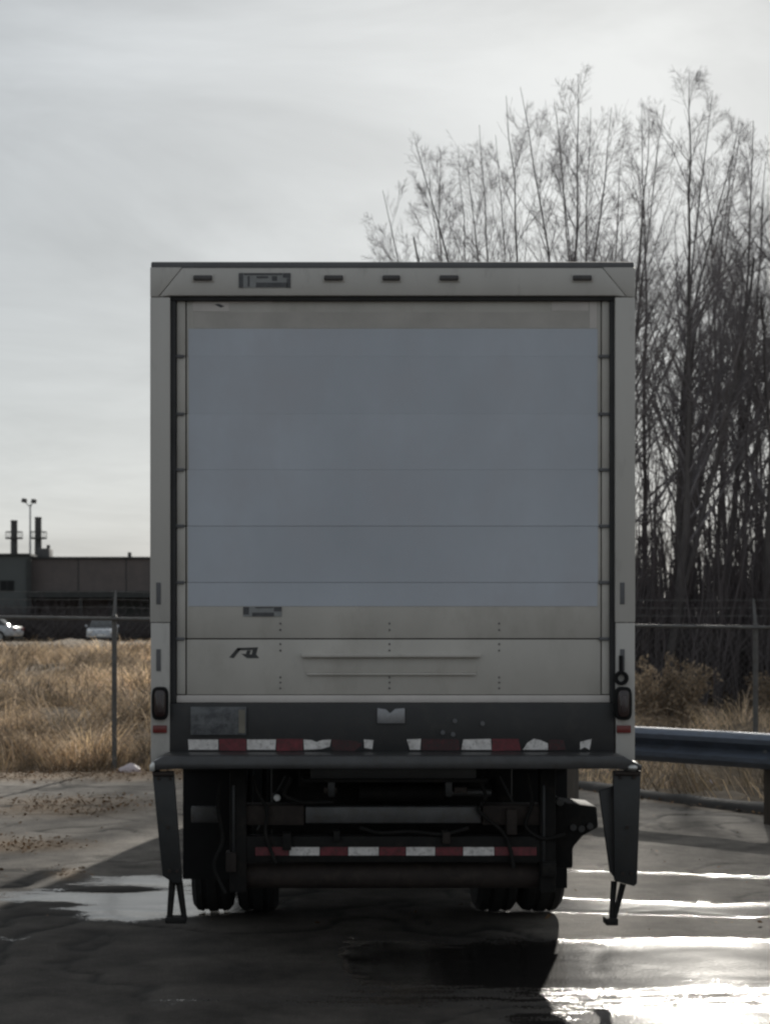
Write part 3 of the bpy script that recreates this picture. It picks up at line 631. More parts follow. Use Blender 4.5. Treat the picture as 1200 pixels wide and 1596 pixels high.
for h_ in hoses:
    q_ = np.array([(Pp(x, y, 0.0)[0], -0.015 + 0.02 * math.sin(i), Pp(x, y, 0.0)[1]) for i, (x, y) in enumerate(h_)])
    ti = np.linspace(0, len(h_) - 1, 24); P_ = np.stack([np.interp(ti, range(len(h_)), q_[:, c]) for c in range(3)], 1)
    for _ in range(3): P_[1:-1] = (P_[:-2] + P_[1:-1] * 2 + P_[2:]) / 4
    npmesh('hose', *tubes(P_[None], np.full((1, 24), 0.011), 6), 'chassis', truck, smooth=True)
for x, y, w_, h_ in ((440, 1300, 14, 26), (520, 1296, 10, 16), (690, 1298, 12, 18), (790, 1262, 16, 40), (352, 1330, 16, 30), (845, 1345, 22, 22), (505, 1228, 20, 9), (708, 1228, 20, 9)):
    plate(x, y, x + w_, y + h_, -0.02 - w_ * 0.001, 0.08).build('bracket', 'rust' if w_ % 4 == 0 else 'chassis', truck, bevel=0.004)
# mud flaps and chassis
FL = 1.15
for xa, xb, yb in ((285, 378, 1371), (770, 884, 1385)):
    fl = plate(xa, 1196, xb, yb, FL, FL + 0.012).build('mud_flap', 'rubber', truck, bevel=0.002)
    plate(xa, 1190, xb, 1202, FL - 0.03, FL + 0.04).build('flap_hanger', 'chassis', fl, bevel=0.003)
for s in (-1, 1):
    MB().box(s * 0.43 - 0.04, s * 0.43 + 0.04, 0.10, 8.0, 0.92, 1.18).build('frame_rail', 'chassis', truck, bevel=0.004)
    MB().box(s * 0.52 - 0.04, s * 0.52 + 0.04, 1.2, 2.75, 0.60, 0.72).build('leaf_spring', 'chassis', truck, bevel=0.02)
for y in np.arange(0.3, 6.0, 0.42):
    MB().box(-1.19, 1.19, y, y + 0.05, 1.185, 1.248).build('floor_member', 'chassis', truck)
MB().box(-1.0, -0.5, 3.2, 4.3, 0.55, 1.1).build('fuel_tank', 'chassis', truck, bevel=0.05)
MB().box(0.5, 1.0, 3.3, 4.4, 0.55, 1.1).build('battery_box', 'chassis', truck, bevel=0.02)
MB().box(-0.62, 0.66, 0.45, 1.0, 0.62, 1.17).build('lift_pump', 'chassis', truck, bevel=0.03)
MB().cyl((-0.7, 1.88, 0.48), (0.7, 1.88, 0.48), 0.085, n=20).build('rear_axle', 'chassis', truck, smooth=True)
MB().lathe([(-0.2, 0.001), (-0.16, 0.14), (0, 0.2), (0.16, 0.14), (0.2, 0.001)], (0, 1.88, 0.48)).build('differential', 'chassis', truck, smooth=True)
MB().cyl((0, 2.0, 0.5), (0, 6.5, 0.62), 0.05, n=14).build('drive_shaft', 'chassis', truck, smooth=True)
TYRE = [(-0.115, 0.27), (-0.125, 0.36), (-0.12, 0.44), (-0.095, 0.47), (-0.06, 0.478), (-0.055, 0.468), (-0.03, 0.468), (-0.025, 0.48), (0.025, 0.48), (0.03, 0.468), (0.055, 0.468), (0.06, 0.478), (0.095, 0.47), (0.12, 0.44), (0.125, 0.36), (0.115, 0.27)]
RIM = [(-0.11, 0.275), (-0.09, 0.25), (-0.02, 0.24), (0.0, 0.12), (0.06, 0.11), (0.07, 0.001), (-0.04, 0.001), (-0.05, 0.2), (-0.1, 0.24)]
def wheel(x, y, flip):
    w = MB().lathe([(a, r) for a, r in TYRE], (x, y, 0.484), n=36).build('wheel', 'tyre', truck, smooth=True)
    MB().lathe([(a * flip, r) for a, r in RIM], (x, y, 0.484), n=28).build('rim', 'rim', w, smooth=True)
for s in (-1, 1):
    wheel(s * 0.98, 1.88, s); wheel(s * 0.71, 1.88, -s); wheel(s * 0.96, 7.0, s)
# cab
cabp = [(6.12, 0.78), (8.25, 0.78), (8.32, 1.25), (8.22, 1.62), (7.85, 2.55), (7.6, 2.68), (6.12, 2.68)]
cab = MB().prism(cabp, 'x', -1.0, 1.0).build('cab', 'body_white', truck, bevel=0.05, seg=3)
MB().prism([(8.215, 1.66), (8.235, 1.66), (7.885, 2.50), (7.865, 2.50)], 'x', -0.86, 0.86).build('windscreen', 'glass_dark', cab)
for s in (-1, 1):
    MB().prism([(6.9, 1.62), (8.0, 1.62), (7.72, 2.45), (6.9, 2.45)], 'x', s * 1.0, s * 1.008).build('side_window', 'glass_dark', cab)
    MB().box(min(s * 0.55, s * 0.9), max(s * 0.55, s * 0.9), 8.26, 8.33, 0.95, 1.12).build('headlight', 'lens_white', cab, bevel=0.02)
    mir = MB().box(min(s * 1.12, s * 1.32), max(s * 1.12, s * 1.32), 7.9, 7.98, 1.75, 2.15).build('mirror', 'rubber', cab, bevel=0.02)
    MB().cyl((s * 0.98, 7.85, 2.2), (s * 1.22, 7.94, 2.1), 0.014, n=8).build('mirror_arm', 'rubber', mir)
MB().box(-1.05, 1.05, 8.2, 8.42, 0.45, 0.70).build('front_bumper', 'black_paint', truck, bevel=0.04)
MB().box(-0.5, 0.5, 8.27, 8.34, 0.85, 1.2).build('grille', 'black_paint', cab, bevel=0.01)

# ------------------------------------------------------------------ chain-link fence
fence = empty('chain_link_fence', (0, FENCE_Y, 0), 'grey chain-link fence with barbed wire strands between lot and dry field', 'fence')
rail_z = lambda x: 1.625 * K - 0.0135 * x
SP = 2.34 * K
FX0, FX1 = -1.98 * K - 4 * SP, -1.98 * K + 7 * SP
posts = FX0 + SP * np.arange(12)
for x in posts:
    g = float(terrain(x, FENCE_Y)); r = 0.031
    p = MB().cyl((x, 0, g - 0.3), (x, 0, rail_z(x) + 0.03), r, n=12).build('fence_post', 'fence_steel', fence, smooth=True)
    MB().cyl((x, 0, rail_z(x) + 0.03), (x, 0, rail_z(x) + 0.06), r * 1.15, 0.01, 12).build('post_cap', 'fence_steel', p, smooth=True)
    MB().cyl((x, 0, rail_z(x) + 0.02), (x + 0.005, 0.12, rail_z(x) + 0.34), 0.024, 0.015, 8).build('barb_arm', 'fence_steel', p, smooth=True)
MB().cyl((FX0, -0.035, rail_z(FX0)), (FX1, -0.035, rail_z(FX1)), 0.022, n=10).build('top_rail', 'fence_steel', fence, smooth=True)
for kk in (0.14, 0.235, 0.33):
    px_ = np.linspace(FX0, FX1, 90); sag = -0.02 * np.abs(np.sin((px_ - FX0) / SP * math.pi))
    P_ = np.stack([px_, np.full(90, 0.12 * kk / 0.34), rail_z(px_) + kk + sag], 1)[None]
    v, f = tubes(P_, np.full((1, 90), 0.0035), 4)
    bx = np.arange(FX0 + 0.06, FX1, 0.13); nb = len(bx); bz = rail_z(bx) + kk - 0.02 * np.abs(np.sin((bx - FX0) / SP * math.pi))
    B_ = np.stack([np.stack([bx - .012, np.full(nb, 0.12 * kk / .34 - .01), bz - .018], 1), np.stack([bx + .012, np.full(nb, 0.12 * kk / .34 + .01), bz + .018], 1)], 1)
    vb, fb = tubes(B_, np.full((nb, 2), 0.003), 3)
    v, f = join([(v, f), (vb, fb)])
    npmesh('barbed_wire', v, f, 'fence_steel', fence)
# woven mesh: crossing diagonals every 6 cm
H_ = 1.6; lines = []
x0 = np.arange(FX0, FX1 - H_, 0.085)
for sgn in (-1, 1):
    xa = x0 if sgn > 0 else x0 + H_; xb = x0 + H_ if sgn > 0 else x0
    za = np.full_like(x0, 0.06); zb = rail_z(xb) - 0.02
    lines.append(np.stack([np.stack([xa, np.full_like(x0, -0.03 * sgn * 0.1), za], 1), np.stack([xb, np.full_like(x0, -0.03 * sgn * 0.1), zb], 1)], 1))
lines = np.concatenate(lines)
v, f = tubes(lines, np.full(lines.shape[:2], 0.0016), 3)
tag(npmesh('wire_mesh', v, f, 'fence_steel', fence), kind='stuff')

# ------------------------------------------------------------------ guardrail
ga, gd = Vector((2.08 * K, 15.68 * K, 0)), Vector((0.711, -0.703, 0))
rail = empty('guardrail', ga, 'bluish steel W-beam guardrail on dark posts at the edge of the lot', 'guardrail')
gn = Vector((-gd.y, gd.x, 0))          # towards the field side
wprof = [(0.0, 0.0), (-0.045, 0.02), (-0.083, 0.055), (-0.083, 0.095), (-0.03, 0.13), (-0.01, 0.155), (-0.03, 0.18), (-0.083, 0.215), (-0.083, 0.255), (-0.045, 0.29), (0.0, 0.31)]
GZ = 0.495; LEN = 7.6
for seg in range(2):
    vv = []; ns = 12
    for i in range(ns + 1):
        t = seg * 3.81 + i / ns * (3.81 + (0.25 if seg == 0 else 0)); q = gd * t - gn * (0.004 * (1 - seg))
        for sgn in (0, 1):
            for a, z in (wprof if sgn == 0 else wprof[::-1]):
                vv.append(q + gn * (a + 0.004 * sgn) + Vector((0, 0, GZ + z + 0.006 * math.sin(t * 1.3))))
    m_ = 2 * len(wprof); idx = np.arange(len(vv)).reshape(ns + 1, m_)
    mb = MB(); mb.add(vv, [tuple(map(int, q)) for q in np.stack([idx[:-1], np.roll(idx[:-1], -1, 1), np.roll(idx[1:], -1, 1), idx[1:]], -1).reshape(-1, 4)])
    mb.build('rail_beam', 'guardrail_steel', rail, smooth=True)
for t in (0.25, 2.5, 4.5, 6.4):
    q = gd * t + gn * 0.19
    ang = math.atan2(gd.y, gd.x)
    p = MB().box(-0.085, 0.085, -0.10, 0.10, -0.4, 0.79).build('rail_post', 'weathered_wood', rail, bevel=0.012, loc=q); p.rotation_euler.z = ang
    bl = MB().box(-0.07, 0.07, -0.186, -0.101, 0.49, 0.80).build('block_out', 'weathered_wood', p, bevel=0.006)
    MB().cyl((0, -0.215, 0.648), (0, -0.19, 0.648), 0.018, n=8).build('bolt', 'galvanized', p)

# ------------------------------------------------------------------ dry grass
def grass(name, x, y, h, w, lean_dir, lean, tint, zoff=0.0):
    n = len(x); z = terrain(x, y) + zoff - 0.02
    base = np.c_[x, y, z]; L_ = np.c_[np.cos(lean_dir), np.sin(lean_dir), np.zeros(n)]
    fa = rng.random(n) * math.pi; S = np.c_[np.cos(fa), np.sin(fa), np.zeros(n)] * w[:, None]
    up = np.c_[np.zeros(n), np.zeros(n), np.ones(n)]
    m1 = base + up * (h * 0.55)[:, None] + L_ * (h * lean * 0.3)[:, None]
    m2 = base + up * (h * 0.88 * (1 - 0.25 * lean))[:, None] + L_ * (h * lean * 0.8)[:, None]
    tp = base + up * (h * (1 - 0.42 * lean))[:, None] + L_ * (h * lean * 1.35)[:, None]
    V = np.stack([base - S, base + S, m1 - S * .8, m1 + S * .8, m2 - S * .5, m2 + S * .5, tp], 1).reshape(-1, 3)
    k0 = np.arange(n)[:, None] * 7
    F = np.concatenate([k0 + np.array([[0, 1, 3]]), k0 + np.array([[0, 3, 2]]), k0 + np.array([[2, 3, 5]]), k0 + np.array([[2, 5, 4]]), k0 + np.array([[4, 5, 6]])])
    return npmesh(name, V, F, 'dry_grass', tint=np.repeat(tint, 7, 0))
def scatter(n, x0, x1, y0, y1, power=1.0):
    return rng.uniform(x0, x1, n), y0 + (y1 - y0) * rng.random(n) ** power
def grass_patch(name, n, x0, x1, y0, y1, power, hs, thin=0.45):
    x, y = scatter(n, x0, x1, y0, y1, power)
    d = fbm(x * 0.8 + 2, y * 0.55 + 7, 4)
    keep = (rng.random(n) < sst(thin - 0.18, thin + 0.12, d)) & (y > kerb_y(x) - 0.15 + rng.random(n) * 0.45 - 0.9 * sst(0.55, 0.75, fbm(x * 1.7 + 3, y * 1.5, 3)))
    x, y, d = x[keep], y[keep], d[keep]; n = len(x)
    clump = fbm(x * 0.35 + 11, y * 0.3 + 4, 3)
    h = hs * (0.2 + 1.0 * clump + 0.7 * sst(0.4, 0.7, fbm(x * 1.3 + 20, y * 0.9 + 8, 3))) * rng.uniform(0.55, 1.25, n)
    h *= 0.35 + 0.65 * sst(0, 1.0, y - kerb_y(x))
    ld = 6.0 * fbm(x * 0.5 + 50, y * 0.5, 3) * math.pi + rng.normal(0, 0.5, n)
    lean = np.clip(rng.normal(1.08, 0.38, n), 0.1, 1.7)
    b = rng.uniform(0.65, 1.25, n) * (0.30 + 1.35 * sst(0.32, 0.70, fbm(x * 1.6 + 70, y * 1.1, 4))) * (0.72 + 0.56 * sst(0.35, 0.65, fbm(x * 0.45 + 7, y * 0.3 + 5, 3))); hue = rng.uniform(-0.1, 0.1, n)
    t = np.c_[b * (1 + hue * .3), b, b * (1 - hue * 1.2)]
    w = np.full(n, 0.004) * (0.7 + y / 28)
    return tag(grass(name, x, y, h, w, ld, lean, t), kind='stuff')
tag(grass_patch('dry_grass', 110000, -9.8, 2.7, 20.2, 62, 1.6, 0.54), 'tall matted dry tan grass filling the field behind the fence', 'grass')
tag(grass_patch('dry_grass', 45000, 1.9, 16, 11.0, 44, 1.0, 0.44, thin=0.48), 'patchy dry grass behind the guardrail below the bare trees', 'grass')

# dead leaves blown into the cracks and hollows of the lot
n = 60000; x, y = scatter(n, -4.8, 7.0, 10.0, 21.4)
keep = rng.random(n) < litter_field(x, y) ** 1.3 + 0.006; x, y = x[keep], y[keep]; keep = y < kerb_y(x) + .2; x, y = x[keep], y[keep]; n = len(x)
a = rng.random(n) * 6.28; s = rng.uniform(0.008, 0.024, n); tl = rng.normal(0, 0.35, (n, 2))
c_, s_ = np.cos(a), np.sin(a)
q = np.array([(-1, -.5), (.3, -.65), (1, 0), (.3, .65), ]); V = np.zeros((n, 4, 3))
for k_ in range(4):
    u_, v_ = q[k_] * 1.0
    V[:, k_, 0] = x + s * (u_ * c_ - v_ * s_); V[:, k_, 1] = y + s * (u_ * s_ + v_ * c_)
    V[:, k_, 2] = 0.018 + s * (0.5 + u_ * tl[:, 0] + v_ * tl[:, 1])
tb = rng.uniform(0.5, 1.5, n); tt_ = np.c_[tb, tb, tb]
lo = npmesh('dead_leaves', V.reshape(-1, 3), np.arange(4 * n).reshape(n, 4), 'dead_leaf', tint=np.repeat(tt_, 4, 0))
tag(lo, 'scattered brown dead leaves and grass bits on the paving', 'leaves', kind='stuff')

# ------------------------------------------------------------------ bare trees
def perp(d):
    r = rng.normal(size=d.shape); r -= (r * d).sum(-1, keepdims=True) * d
    return r / (np.linalg.norm(r, axis=-1, keepdims=True) + 1e-9)
def unit(a): return a / (np.linalg.norm(a, axis=-1, keepdims=True) + 1e-9)
def shoots(P, R, per, tmin, tmax, ang, lenf, npts, rfac, upw, rmin=0.0022):
    """P (M,n,3),R (M,n): spawn `per` side shoots on every polyline"""
    M, n, _ = P.shape
    t = rng.uniform(tmin, tmax, (M, per)); fi = t * (n - 1); i = np.clip(fi.astype(int), 0, n - 2); fr = (fi - i)[..., None]
    m = np.arange(M)[:, None]
    p0 = P[m, i] * (1 - fr) + P[m, i + 1] * fr
    d = unit(P[m, i + 1] - P[m, i]); r0 = (R[m, i] * (1 - fr[..., 0]) + R[m, i + 1] * fr[..., 0]) * rfac
    seglen = np.linalg.norm(np.diff(P, axis=1), axis=2).sum(1)[:, None]
    ln = lenf(t, seglen) * rng.uniform(0.6, 1.25, (M, per))
    an = ang * rng.uniform(0.6, 1.35, (M, per))[..., None]
    dd = unit(d * np.cos(an) + perp(d) * np.sin(an))
    p0 = p0.reshape(-1, 3); dd = dd.reshape(-1, 3); ln = ln.reshape(-1); r0 = np.maximum(r0.reshape(-1), rmin)
    Q = [p0]; cur = dd
    for k_ in range(npts - 1):
        cur = unit(cur + np.array([0, 0, upw]) + rng.normal(0, 0.055, cur.shape))
        Q.append(Q[-1] + cur * (ln / (npts - 1))[:, None])
    Q = np.stack(Q, 1); RR = r0[:, None] * np.linspace(1, 0.35, npts)[None]
    return Q, np.maximum(RR, rmin * 0.8)
def bare_tree(base, top, r0, label, group, nb=26, dens=1.0):
    base = np.array(base); top = np.array(top); H = top[2] - base[2]
    root = empty('bare_tree', tuple(base), label, 'tree', group)
    n = 16; t = np.linspace(0, 1, n)
    side = np.array([rng.normal(0, .22), rng.normal(0, .22), 0])
    P = (base * 0)[None] + (top - base)[None] * np.c_[t ** 1.25, t, t] + side[None] * np.sin(t * math.pi)[:, None] * 1.6 + np.c_[np.cumsum(rng.normal(0, .035, n)), np.cumsum(rng.normal(0, .035, n)), np.zeros(n)]
    P[0] = (0, 0, -0.15); R = r0 * 0.8 * (1 - t) ** 1.1 + 0.005
    P, R = P[None], R[None]
    stems = [(P, R)]
    if rng.random() < 0.65:      # a second leader forking off low down
        Q, QR = shoots(P, R, 1, 0.15, 0.45, 0.22, lambda t_, s: s * (0.72 - t_), 12, 0.8, 0.08); stems.append((Q, QR))
    tv = join([tubes(a_, b_, 7) for a_, b_ in stems])
    npmesh('trunk', *tv, 'bark', root, smooth=True)
    parts = []
    for a_, b_ in stems:
        nn = nb if a_ is P else nb - 6
        B, BR = shoots(a_, b_, nn, 0.22, 0.95, 0.62, lambda t_, s: 0.45 + s * 0.40 * (1.02 - t_), 8, 0.42, 0.05)
        parts.append(tubes(B, BR, 5))
        S_, SR = shoots(B, BR, max(3, int(9 * dens)), 0.12, 0.95, 0.62, lambda t_, s: 0.16 + s * 0.42 * (1.05 - t_), 5, 0.58, 0.02)
        parts.append(tubes(S_, SR, 4))
        T_, TR = shoots(S_, SR, max(2, int(6 * dens)), 0.08, 0.92, 0.7, lambda t_, s: 0.08 + s * 0.42 * (1.05 - t_), 3, 0.7, 0.0, rmin=0.0023)
        parts.append(tubes(T_, TR, 3))
        U_, UR = shoots(a_, b_, 14, 0.5, 0.97, 0.6, lambda t_, s: 0.3 + 1.6 * (1.05 - t_), 5, 0.45, 0.06, rmin=0.003)
        parts.append(tubes(U_, UR, 3))
    npmesh('crown', *join(parts), 'twig', root)
    return root
def W_(x, y, Y):     # measured direction at distance Y -> world point
    return ((x - VX) * Y / FOC, Y, EYE - (y - VY) * Y / FOC)
specs = [  # base x, top x, top y (as measured in the photograph), distance, trunk radius
    (728, 602, 290, 38, .065), (745, 640, 205, 36, .09), (750, 690, 225, 40, .075), (790, 735, 235, 38, .075), (800, 742, 180, 42, .08), (835, 790, 140, 37, .085),
    (880, 812, 118, 40, .09), (870, 905, 100, 36, .10), (930, 880, 165, 43, .08), (955, 962, 155, 39, .09), (970, 1010, 165, 35, .10), (1012, 985, 150, 42, .09),
    (1030, 1072, 95, 34, .125), (1062, 1112, 125, 40, .09), (1085, 1150, 190, 36, .10), (1108, 1092, 230, 44, .08), (1120, 1190, 175, 37, .11), (1150, 1205, 240, 41, .085),
    (1178, 1240, 140, 35, .11), (1205, 1190, 270, 43, .08), (1240, 1275, 180, 38, .10), (1280, 1300, 200, 41, .09), (1330, 1350, 220, 37, .09), (1390, 1420, 200, 40, .09)]
specs += [(765, 665, 260, 41, .06), (775, 715, 215, 44, .06), (815, 765, 195, 45, .065), (850, 850, 150, 44, .07), (900, 930, 160, 45, .07), (940, 985, 185, 46, .065), (1000, 1040, 150, 45, .07), (1050, 1140, 170, 46, .07), (1140, 1165, 175, 45, .07)]
ORD = ['first', 'second', 'third', 'fourth', 'fifth', 'sixth', 'seventh', 'eighth', 'ninth', 'tenth']
specs[8], specs[7] = specs[7], specs[8]
for i, (bx_, tx_, ty_, Y, r) in enumerate(specs):
    X = (bx_ - VX) * Y / FOC
    base = (X, Y, float(terrain(X, Y))); tp = W_(tx_, ty_ + 12, Y + rng.uniform(-1, 1))
    if i == 0: lb, gp = 'lowest bare tree at the thin outer edge of the thicket, leaning outwards', None
    elif i == 12: lb, gp = 'tallest bare tree of the thicket with the thickest forked trunk', None
    elif i > 23: lb, gp = 'thin bare tree standing at the back of the thicket behind thicker trunks', 'thin bare trees at the back of the thicket'
    elif bx_ < 960: lb, gp = ORD[i] + ' bare tree inward from the outer edge of the thicket, rising behind the truck roof', 'bare trees rising above the truck roof'
    else: lb, gp = 'slender bare tree with visible upright trunk in the thicket beyond the guardrail', 'bare trees in the thicket beyond the guardrail'
    bare_tree(base, tp, r, lb, gp)
# dense young growth that fills the thicket from the ground up
n = 2000; x = rng.uniform(2.6, 17, n); y = rng.uniform(33, 50, n); h = rng.gamma(6, 0.5, n).clip(1.0, 6.0) * (0.75 + 0.35 * sst(5, 9, x))
t = np.linspace(0, 1, 6); ld = rng.normal(0, 0.09, (n, 2))
P = np.stack([x[:, None] + ld[:, :1] * h[:, None] * t + rng.normal(0, .03, (n, 6)), y[:, None] + ld[:, 1:] * h[:, None] * t, terrain(x, y)[:, None] + h[:, None] * t - 0.05], -1)
R = (0.012 + 0.004 * h)[:, None] * (1.05 - t)[None] + 0.003
B, BR = shoots(P, R, 7, 0.1, 0.98, 0.5, lambda t_, s: 0.2 + s * 0.32 * (1.1 - t_), 4, 0.6, 0.10, rmin=0.004)
T_, TR = shoots(B, BR, 3, 0.1, 1, 0.55, lambda t_, s: 0.1 + s * 0.45 * (1.1 - t_), 3, 0.7, 0.08, rmin=0.0035)
tag(npmesh('thicket_undergrowth', *join([tubes(P, R, 4), tubes(B, BR, 3), tubes(T_, TR, 3)]), 'brush'),
    'dark dense young stems and brush filling the thicket between trees', 'brush', kind='stuff')

# ------------------------------------------------------------------ shrubs
def shrub(name, X, Y, h, rad, n, m_twig, leafm, label, cat, nleaf=0, group=None, up=0.03):
    g = float(terrain(X, Y)); root = empty(name, (X, Y, g), label, cat, group)
    a = rng.random(n) * 6.283; sp = rng.random(n) ** 0.6
    d = unit(np.c_[np.cos(a) * sp * rad / h * 1.3, np.sin(a) * sp * rad / h * 1.3, np.ones(n)])
    Q = [np.c_[np.cos(a) * .12 * sp, np.sin(a) * .12 * sp, np.full(n, -0.05)]]; ln = h * rng.uniform(.6, 1.15, n)
    for k_ in range(6):
        d = unit(d + rng.normal(0, .13, d.shape) + np.array([0, 0, up])); Q.append(Q[-1] + d * (ln / 6)[:, None])
    P = np.stack(Q, 1); R = np.linspace(0.013, .004, 7)[None] * np.ones((n, 1)) * (h / 1.5)
    B, BR = shoots(P, R, 8, 0.2, 1, 0.6, lambda t_, s: 0.1 + s * .3 * (1.1 - t_), 4, .6, .05, rmin=0.003)
    T_, TR = shoots(B, BR, 4, 0.2, 1, 0.6, lambda t_, s: 0.06 + s * .4 * (1.1 - t_), 3, .7, .03, rmin=0.0028)
    npmesh('stems', *join([tubes(P, R, 4), tubes(B, BR, 3), tubes(T_, TR, 3)]), m_twig, root)
    if nleaf:
        pts = np.concatenate([T_.reshape(-1, 3), B[:, 1:].reshape(-1, 3)]); c = pts[rng.integers(0, len(pts), nleaf)] + rng.normal(0, .03, (nleaf, 3))
        s = rng.uniform(.02, .05, nleaf)[:, None]; u_ = unit(rng.normal(size=(nleaf, 3))); v_ = perp(u_)
        V = np.stack([c - u_ * s, c + v_ * s * .45, c + u_ * s, c - v_ * s * .45], 1).reshape(-1, 3)
        tb = rng.uniform(.5, 1.3, nleaf); lf = npmesh('leaves', V, np.arange(4 * nleaf).reshape(-1, 4), leafm, root, tint=np.repeat(np.c_[tb, tb, tb], 4, 0))
        lf['kind'] = 'stuff'
    return root
MATS['dry_stem'] = mat('dry_stem', (0.25, 0.18, 0.115), 0.85, var=0.3, scale=2)
shrub('dry_shrub', 6.0, 29.0, 1.25, 0.8, 55, 'dry_stem', 'dry_leaf', 'rounded golden brown dry shrub just beyond the fence', 'shrub', 5200)
shrub('dry_shrub', 4.7, 32.0, 1.4, 0.7, 45, 'dry_stem', 'dry_leaf', 'thin taller dry brown shrub next to the rounded golden one', 'shrub', 2600)
shrub('dry_shrub', 8.7, 32.5, 1.0, 0.9, 45, 'dry_stem', 'dry_leaf', 'low dull brown dry shrub at the foot of the thicket', 'shrub', 2200)
for i, (px, Y, h, rad) in enumerate(((5, 114, 3.0, 3.2), (48, 116, 3.3, 3.4), (95, 113, 3.1, 3.4), (140, 115, 2.7, 3.0), (190, 114, 2.7, 3.2), (232, 116, 2.9, 3.2), (-50, 115, 3.0, 3.4))):
    shrub('bare_shrub', (px - VX) * Y / FOC, Y, h, rad, 70, 'brush', None, 'dark bare shrub in the row between dry field and low building', 'shrub', 0, 'bare shrubs in front of the low building', up=0.0)

# ------------------------------------------------------------------ low industrial building
BY = 120.0; q = BY / FOC
bz = lambda y: EYE - (y - VY) * q
bX = lambda x: (x - VX) * q
bld = empty('industrial_building', (bX(120), BY, 0.2), 'long low dark industrial building with roof stacks behind the field', 'building')
o_ = Vector((bX(120), BY, 0.2))
def bbox(x0, x1, d0, d1, z0, z1, name, m_, par=None, bevel=0.0):
    return MB().box(x0 - o_.x, x1 - o_.x, d0, d1, z0 - o_.z, z1 - o_.z).build(name, m_, par or bld, bevel=bevel)
XL, XM, XR = -48.0, bX(47), 12.0
ztop = bz(871); zcan = bz(922)
bbox(XM, XR, 0, 30, zcan, ztop, 'wall', 'building_wall')
bbox(XM, XR, 2.6, 30, -0.5, zcan - 0.003, 'lower_wall', 'building_wall')
bbox(XM + 0.02, XR + .3, -1.2, 2.6, zcan - 0.42, zcan - 0.005, 'canopy', 'roof_edge')
for xx in np.arange(XM + 5, XR, 6.4):
    dr = bbox(xx, xx + 3.0, 2.5, 2.62, 0.3, 3.3, 'dock_door', 'building_grey')
    for j in range(5): bbox(xx + .04, xx + 2.96, 2.46, 2.5, 0.35 + j * .6, 0.9 + j * .6, 'door_panel', 'building_grey', dr)
    bbox(xx - 1.6, xx - 1.4, -1.0, -0.8, 0.2, zcan - .43, 'canopy_column', 'roof_edge')
left = bbox(XL, XM - 0.02, -0.8, 30, -0.5, bz(867), 'wing_wall', 'building_grey')
bbox(XL - .1, XM + .15, -0.95, 30.1, bz(867) + .002, bz(863.5), 'roof_edge', 'roof_edge')
bbox(XM + .16, XR + .1, -0.15, 30.1, ztop + .002, bz(868), 'roof_edge', 'roof_edge')
bbox(bX(45), bX(52), -0.95, -0.81, 0.2, bz(868) - .2, 'downpipe', 'roof_edge')
for x0 in (3, -60, -120):
    w_ = bbox(bX(x0), bX(x0 + 22), -0.86, -0.79, bz(921), bz(905), 'window', 'roof_edge')
    for j in range(2): bbox(bX(x0) + .06 + j * .46, bX(x0) + .46 + j * .46, -0.89, -0.855, bz(920), bz(906), 'pane', 'pane_dark', w_)
for xx in np.arange(XM + 3.2, XR, 3.2):
    bbox(xx, xx + .06, -0.03, 0.0, zcan, ztop, 'panel_joint', 'roof_edge')
# stacks
sy = 6.0; qs = (BY + sy) / FOC
sX = lambda x: (x - VX) * qs; sZ = lambda y: EYE - (y - VY) * qs
for x, yt in ((22, 811), (59.5, 806)):
    c = (sX(x) - o_.x, sy)
    stk = MB().cyl((*c, ztop - 1 - o_.z), (*c, sZ(yt) - o_.z), 0.26, 0.23, 18).build('chimney_stack', 'stack_metal', bld, smooth=True)
    MB().cyl((*c, sZ(yt) - o_.z), (*c, sZ(yt) - .12 - o_.z), 0.25, 0.25, 18).build('stack_rim', 'stack_metal', stk, smooth=True)
    MB().cyl((*c, sZ(840) - o_.z), (*c, sZ(838) - o_.z), 0.62, 0.62, 18).build('platform', 'stack_metal', stk)
    rl = MB(); rl.lathe([(-.02, .58), (-.02, .62), (.02, .62), (.02, .58)], (*c, sZ(829) - o_.z), 'z', 20)
    for j in range(8):
        a = j * math.pi / 4; rl.cyl((c[0] + .6 * math.cos(a), c[1] + .6 * math.sin(a), sZ(838) - o_.z), (c[0] + .6 * math.cos(a), c[1] + .6 * math.sin(a), sZ(829) - o_.z), .02, n=6)
    rl.build('platform_rail', 'stack_metal', stk)
    MB().box(c[0] - .12, c[0] + .12, c[1] - .34, c[1] - .28, ztop - .5 - o_.z, sZ(838) - o_.z).build('ladder', 'stack_metal', stk)
c = (sX(52) - o_.x, sy - 1.5)
mast = MB().cyl((*c, ztop - 1 - o_.z), (*c, sZ(788) - o_.z), 0.075, 0.05, 10).build('light_mast', 'galvanized', bld, smooth=True)
for a, zz in ((-0.42, 783), (0.24, 784)):
    MB().cyl((*c, sZ(793) - o_.z), (c[0] + a, c[1], sZ(zz) - o_.z), 0.03, n=6).build('mast_arm', 'galvanized', mast)
    MB().prism([(c[0] + a - .18, sZ(zz + 2) - o_.z), (c[0] + a + .16, sZ(zz + 3) - o_.z), (c[0] + a + .2, sZ(zz - 3) - o_.z), (c[0] + a - .1, sZ(zz - 4) - o_.z)], 'y', c[1] - .3, c[1] + .2).build('floodlight', 'stack_metal', mast, bevel=0.02)
vent = MB().box(sX(66) - o_.x, sX(84) - o_.x, sy - 2.5, sy - .5, ztop - .5 - o_.z, sZ(857) - o_.z).build('roof_unit', 'stack_metal', bld, bevel=.04)
MB().cyl((sX(80) - o_.x, sy - 1.5, sZ(858) - o_.z), (sX(80) - o_.x, sy - 1.5, sZ(851) - o_.z), .12, n=10).build('unit_pipe', 'stack_metal', vent, smooth=True)
